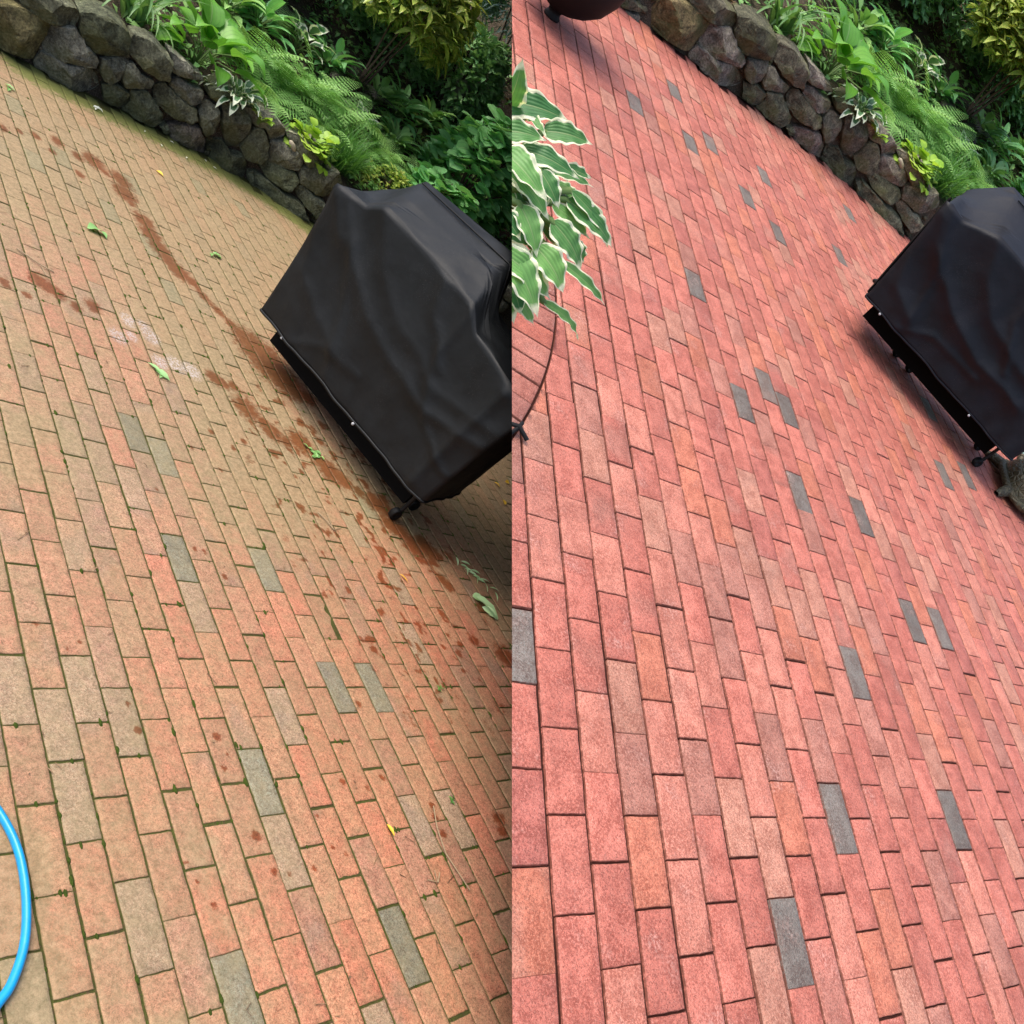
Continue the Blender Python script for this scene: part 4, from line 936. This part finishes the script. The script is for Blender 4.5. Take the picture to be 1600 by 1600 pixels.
def turtle(half, u, v, ang, label, s=1.):
    t = thing('turtle_statue', half, (u, v, 0), label, 'statue', 'bronze turtle statues')
    def loc(P):
        P = np.asarray(P)*s; ca, sa = math.cos(ang), math.sin(ang)
        return np.c_[u+P[:, 0]*ca-P[:, 1]*sa, v+P[:, 0]*sa+P[:, 1]*ca, P[:, 2]]
    a = np.linspace(0, 2*np.pi, 49)[:-1]
    rows = []
    for q in np.linspace(0.02, 1, 16):
        R = q; z = .7+1.75*np.sqrt(max(0, 1-q**2.2)); x, y = 2.3*R*np.cos(a), 1.8*R*np.sin(a)
        bump = .10*np.maximum(0, np.cos(x*3.4)*np.cos(y*3.4+np.floor(x)*.0))*(1-q**6)
        rows.append(np.c_[x, y, np.full(48, z)+bump])
    obj('shell', loc(np.concatenate(rows)), gridF(48, 16, True), M['bronze'], half, (u, v, 1), t)
    mb = MB(); tube(mb, loc(np.c_[2.42*np.cos(np.r_[a, 0]), 1.92*np.sin(np.r_[a, 0]), .66+.08*np.sin(3*np.r_[a, 0])]), .26*s, 8); mb.build('rim', M['bronze'], half, (u, v, .6), t)
    rows = [np.c_[2.3*q*np.cos(a), 1.8*q*np.sin(a), np.full(48, z)] for q, z in ((1, .6), (.9, .35), (.5, .25), (.02, .22))]
    obj('belly', loc(np.concatenate(rows)), gridF(48, 4, True), M['bronze'], half, (u, v, .3), t)
    for x, y, d in ((1.5, 1.6, .9), (1.5, -1.6, -.9), (-1.5, 1.5, 2.3), (-1.5, -1.5, -2.3)):
        mb = MB(); e = np.array([x+math.cos(d)*1.15, y+math.sin(d)*1.15, .12])
        pts = np.array([[x*.7, y*.7, .6], [x, y, .5], [(x+e[0])/2, (y+e[1])/2, .38], e]); tube(mb, loc(pts), np.array([.34, .42, .36, .2])*s, 8)
        V = mb.V[0]; mb.build('flipper', M['bronze'], half, tuple(loc(e[None])[0]), t)
    mb = MB(); tube(mb, loc(np.array([[1.9, 0, .8], [2.6, 0, 1.15], [3.1, 0, 1.55]])), np.array([.42, .36, .34])*s, 9); mb.build('neck', M['bronze'], half, (u, v, 1), t)
    mb = MB(); tube(mb, loc(np.array([[2.85, 0, 1.5], [3.0, 0, 1.62], [3.4, 0, 1.68], [3.75, 0, 1.55], [3.9, 0, 1.48]])), np.array([.2, .46, .5, .34, .08])*s, 10)
    hd = mb.build('head', M['mint'], half, (u, v, 1.5), t)
    for sg in (-1, 1):
        mb = MB(); q = loc(np.array([[3.4, sg*.40, 1.82]]))[0]; lathe(mb, [(.01, -.09), (.08, -.05), (.09, 0), (.06, .07), (.01, .09)], 10, q)
        if hd is not None: mb.build('eye', M['black'], half, tuple(q), hd)
turtle(HR, 31.2, -9.6, -1.15, 'weathered bronze turtle statue on washed bricks below the grill cover', .95)
turtle(HL, 39.3, -6.3, .3, 'dark turtle statue at the right edge of the dirty brick patio', 1.)

def hose():
    P = np.array([(-14., 8.), (-10.5, 4.5), (-6.5, 2.6), (-2.4, 3.2), (-.9, 4.3), (.15, 5.55), (.56, 6.2), (.80, 7.0), (.80, 7.9), (.60, 8.8), (.22, 9.45), (-.12, 9.75), (-.9, 10.3), (-2.2, 10.9), (-5, 11.6), (-10, 12.5)])
    t = np.arange(len(P)); tt = np.linspace(0, len(P)-1, 160)
    def cr(y):
        out = []
        for q in tt:
            i = int(min(max(q, 0), len(P)-1.001)); f = q-i; g = [y[min(max(i+k, 0), len(P)-1)] for k in (-1, 0, 1, 2)]
            out.append(.5*((2*g[1])+(-g[0]+g[2])*f+(2*g[0]-5*g[1]+4*g[2]-g[3])*f*f+(-g[0]+3*g[1]-3*g[2]+g[3])*f**3))
        return np.array(out)
    mb = MB(); tube(mb, np.c_[cr(P[:, 0]), cr(P[:, 1]), np.full(160, .115)], .100, 16)
    tag(mb.build('garden_hose', M['hose'], HL, (0, 8, .1)), 'bright blue garden hose curving over the dirty bricks at lower left', 'hose')
hose()

def fallen(name, half, u, v, parts, mat, label, cat, z=.05, group=None):
    mb = MB()
    for (du, dv, az, L, W, pr) in parts: leaf(mb, (u+du, v+dv, z), az, .25, L, W, pr, .55, .3, .03, random.uniform(-.3, .3), 4, 6, random.random())
    return tag(mb.build(name, M[mat], half, (u, v, z)), label, cat, group)
fallen('fallen_leaf', HL, 11.0, -23.3, [(0, 0, 2.6, .9, .8, 'ovate'), (.1, .1, 1.2, .6, .5, 'ovate')], 'fallen', 'curled green leaf lying alone on the upper left of the dirty bricks', 'leaf')
fallen('fallen_leaf', HL, 10.7, -12.9, [(0, 0, .9, .9, .28, 'lance'), (.25, .35, .7, .8, .35, 'lance'), (.5, .6, 2.2, .35, .2, 'lance')], 'fallen', 'crumpled pale green leaf beside the chalky grey marks', 'leaf')
fallen('fallen_leaf', HL, 19.8, -26.5, [(0, 0, .3, .7, .5, 'lance'), (.3, -.1, 1.1, .5, .4, 'lance'), (-.1, .1, 2, .4, .3, 'ovate')], 'fallen', 'torn leaf scraps on bricks left of the grill cover', 'leaf')
fallen('clover_sprig', HL, 19.4, -9.7, [(random.uniform(-.4, .4), random.uniform(-.35, .35), random.uniform(0, 6), random.uniform(.2, .4), .22, 'round') for k in range(12)], 'ivy', 'small dark green clover sprig beside the wet marks below the grill', 'sprig')
fallen('fern_scrap', HL, 27.6, -3.9, [(.22*k-.8, .25*k-.5, 1.2+(-1)**k*.9, .75, .14, 'lance') for k in range(9)]+[(.2*k-.8, .2*k, .4, .6, .16, 'lance') for k in range(5)], 'paleleaf', 'pale green shredded fern scrap on shaded bricks right of the wet trail', 'leaf scrap')
fallen('fallen_leaf', HL, 26.2, -2.0, [(0, 0, .95, 1.7, .75, 'lobed'), (-.1, .1, .3, .7, .5, 'lobed'), (.2, .7, .8, 1., .5, 'lance')], 'paleleaf', 'large pale mint-coloured leaf below the shredded fern scrap', 'leaf')
fallen('fallen_leaf', HL, 12.9, 7.8, [(0, 0, 1.35, .42, .16, 'lance')], 'goldleaf', 'small yellow leaf on the lower middle dirty bricks', 'leaf')
fallen('fallen_leaf', HL, 21.0, -2.7, [(0, 0, 1.1, .6, .12, 'lance')], 'goldleaf', 'thin orange leaf on the bricks below the grill wheel', 'leaf')
fallen('fallen_leaf', HL, 8.3, -36.3, [(0, 0, .6, .7, .4, 'ovate'), (.2, .3, 1.9, .6, .35, 'ovate')], 'fallen', 'green leaf at the far left edge of the dirty bricks', 'leaf')
fallen('fallen_leaf', HL, 18.5, -34.9, [(0, 0, .8, .6, .3, 'lance')], 'goldleaf', 'small yellow leaf on the upper dirty bricks near the wall', 'leaf')
fallen('weed', HL, 16.6, 7.4, [(.05*k, 0, k*1.3, .2, .08, 'lance') for k in range(5)], 'grass', 'tiny weed growing between bricks at lower right of the dirty patio', 'weed')
fallen('weed', HL, 19.3, 3.1, [(.05*k, 0, k*1.3, .2, .08, 'lance') for k in range(6)], 'grass', 'small weed in the brick joint at the right edge of the dirty patio', 'weed')
for i, (u, v) in enumerate([(15.2, -40.3), (15.6, -40.6), (19.6, -41.0), (22.3, -41.6), (20.6, -39.7), (22.8, -40.0), (25.8, -41.2), (25.2, -41.8)]):
    fallen('petal', HL, u, v, [(0, 0, i*1.1, .6, .28, 'ovate'), (.2, .1, i+2, .4, .2, 'ovate')] if i < 2 else [(0, 0, i*1.1, .35, .14, 'lance')], 'petal',
        'fallen white petal on the mossy bricks at the foot of the wall', 'petal', z=.06, group='white petals along the wall foot')
for i, (u, v) in enumerate([(39.0, -12.2), (36.8, -10.2), (37.6, -11.4)]):
    fallen('fallen_leaf', HL, u, v, [(0, 0, i*2., .5, .3, 'round')], 'goldleaf', 'pale yellow leaf on the mossy bricks right of the grill cover', 'leaf', group='yellow leaves right of the grill')

def twig(half, pts, r, label):
    mb = MB(); tube(mb, pts[0], r, 5)
    for p in pts[1:]: tube(mb, p, r*.7, 5)
    tag(mb.build('twig', M['twig'], half, tuple(pts[0][0])), label, 'twig')
twig(HL, [[(15.55, 7.5, .06), (15.15, 8.2, .10), (15.0, 9.0, .08), (15.35, 10.2, .06)]], .022, 'thin curved straw-coloured twig on the lower right dirty bricks')
twig(HL, [[(17.3, -5.6, .06), (17.6, -5.1, .1), (17.8, -4.7, .07)], [(17.9, -5.6, .06), (17.8, -4.7, .06)], [(18.4, -4.9, .05), (17.8, -4.7, .06)]], .025, 'forked grey twig in the middle of the dirty bricks')
twig(HL, [[(13.6, 9.6, .06), (14.0, 9.75, .08), (14.3, 9.5, .06)], [(14.0, 9.75, .07), (14.1, 9.4, .07)]], .02, 'small branched twig near the bottom of the dirty bricks')
twig(HL, [[(5.6, -18.3, .06), (6.6, -17.6, .1), (7.2, -17.5, .06)], [(6.6, -17.6, .08), (6.7, -17.0, .06)]], .03, 'dark bent twig among the stains on the left dirty bricks')
mb = MB()
tube(mb, [(-4.7, .0, .1), (-4.2, .15, .25), (-3.9, .45, .12)], .07, 6); tube(mb, [(-4.5, .5, .1), (-4.2, .15, .22), (-4.0, -.2, .1)], .06, 6)
tag(mb.build('clip', M['black'], HR, (-4.2, .15, 0)), 'small dark crossed clip where the curved edging meets the washed bricks', 'clip')

# fine litter and cushions of moss on the dirty bricks
def litter():
    rd = random.Random(5); mb = MB(); mo = MB(); ng = np.random.default_rng(9)
    for k in range(420):
        u, v = rd.uniform(-3, 36), rd.uniform(-38, 14)
        if k % 3: leaf(mb, (u, v, .03), rd.uniform(0, 6.28), .1, rd.uniform(.08, .30), rd.uniform(.02, .07), 'lance', .3, .3, 0, 0, 2, 2, rd.random())
        else: tube(mb, [(u, v, .03), (u+rd.uniform(-.15, .15), v+rd.uniform(-.15, .15), .06), (u+rd.uniform(-.3, .3), v+rd.uniform(-.3, .3), .03)], .010, 3, rd.random())
    th = np.arange(7)/7*2*np.pi
    for k in range(2600):
        c = rd.randint(-4, 34); v = rd.uniform(-38, 15)
        if rd.random() < .6: u = c+rd.gauss(0, .02)
        else: u = c+rd.random(); v = 2*round(v/2)+(0 if c % 2 else 1)+rd.gauss(0, .02)
        if float(fbm(u*.45, v*.45, 61)) < .47: continue
        s = rd.uniform(.02, .055)
        V = np.concatenate([np.c_[u+np.cos(th)*s*q*(1+.5*ng.random(7)), v+np.sin(th)*s*q*rd.uniform(1, 2.4)*(1+.5*ng.random(7)), np.full(7, z*s-.02)] for q, z in ((1.1, 0), (1., .5), (.6, .9), (.05, 1.05))])
        mo.add(V, gridF(7, 4, True))
    stuff(mb.build('litter', M['dryleaf'], HL, (15, -10, 0))); stuff(mo.build('moss', M['moss'], HL, (15, -10, 0)))
litter()
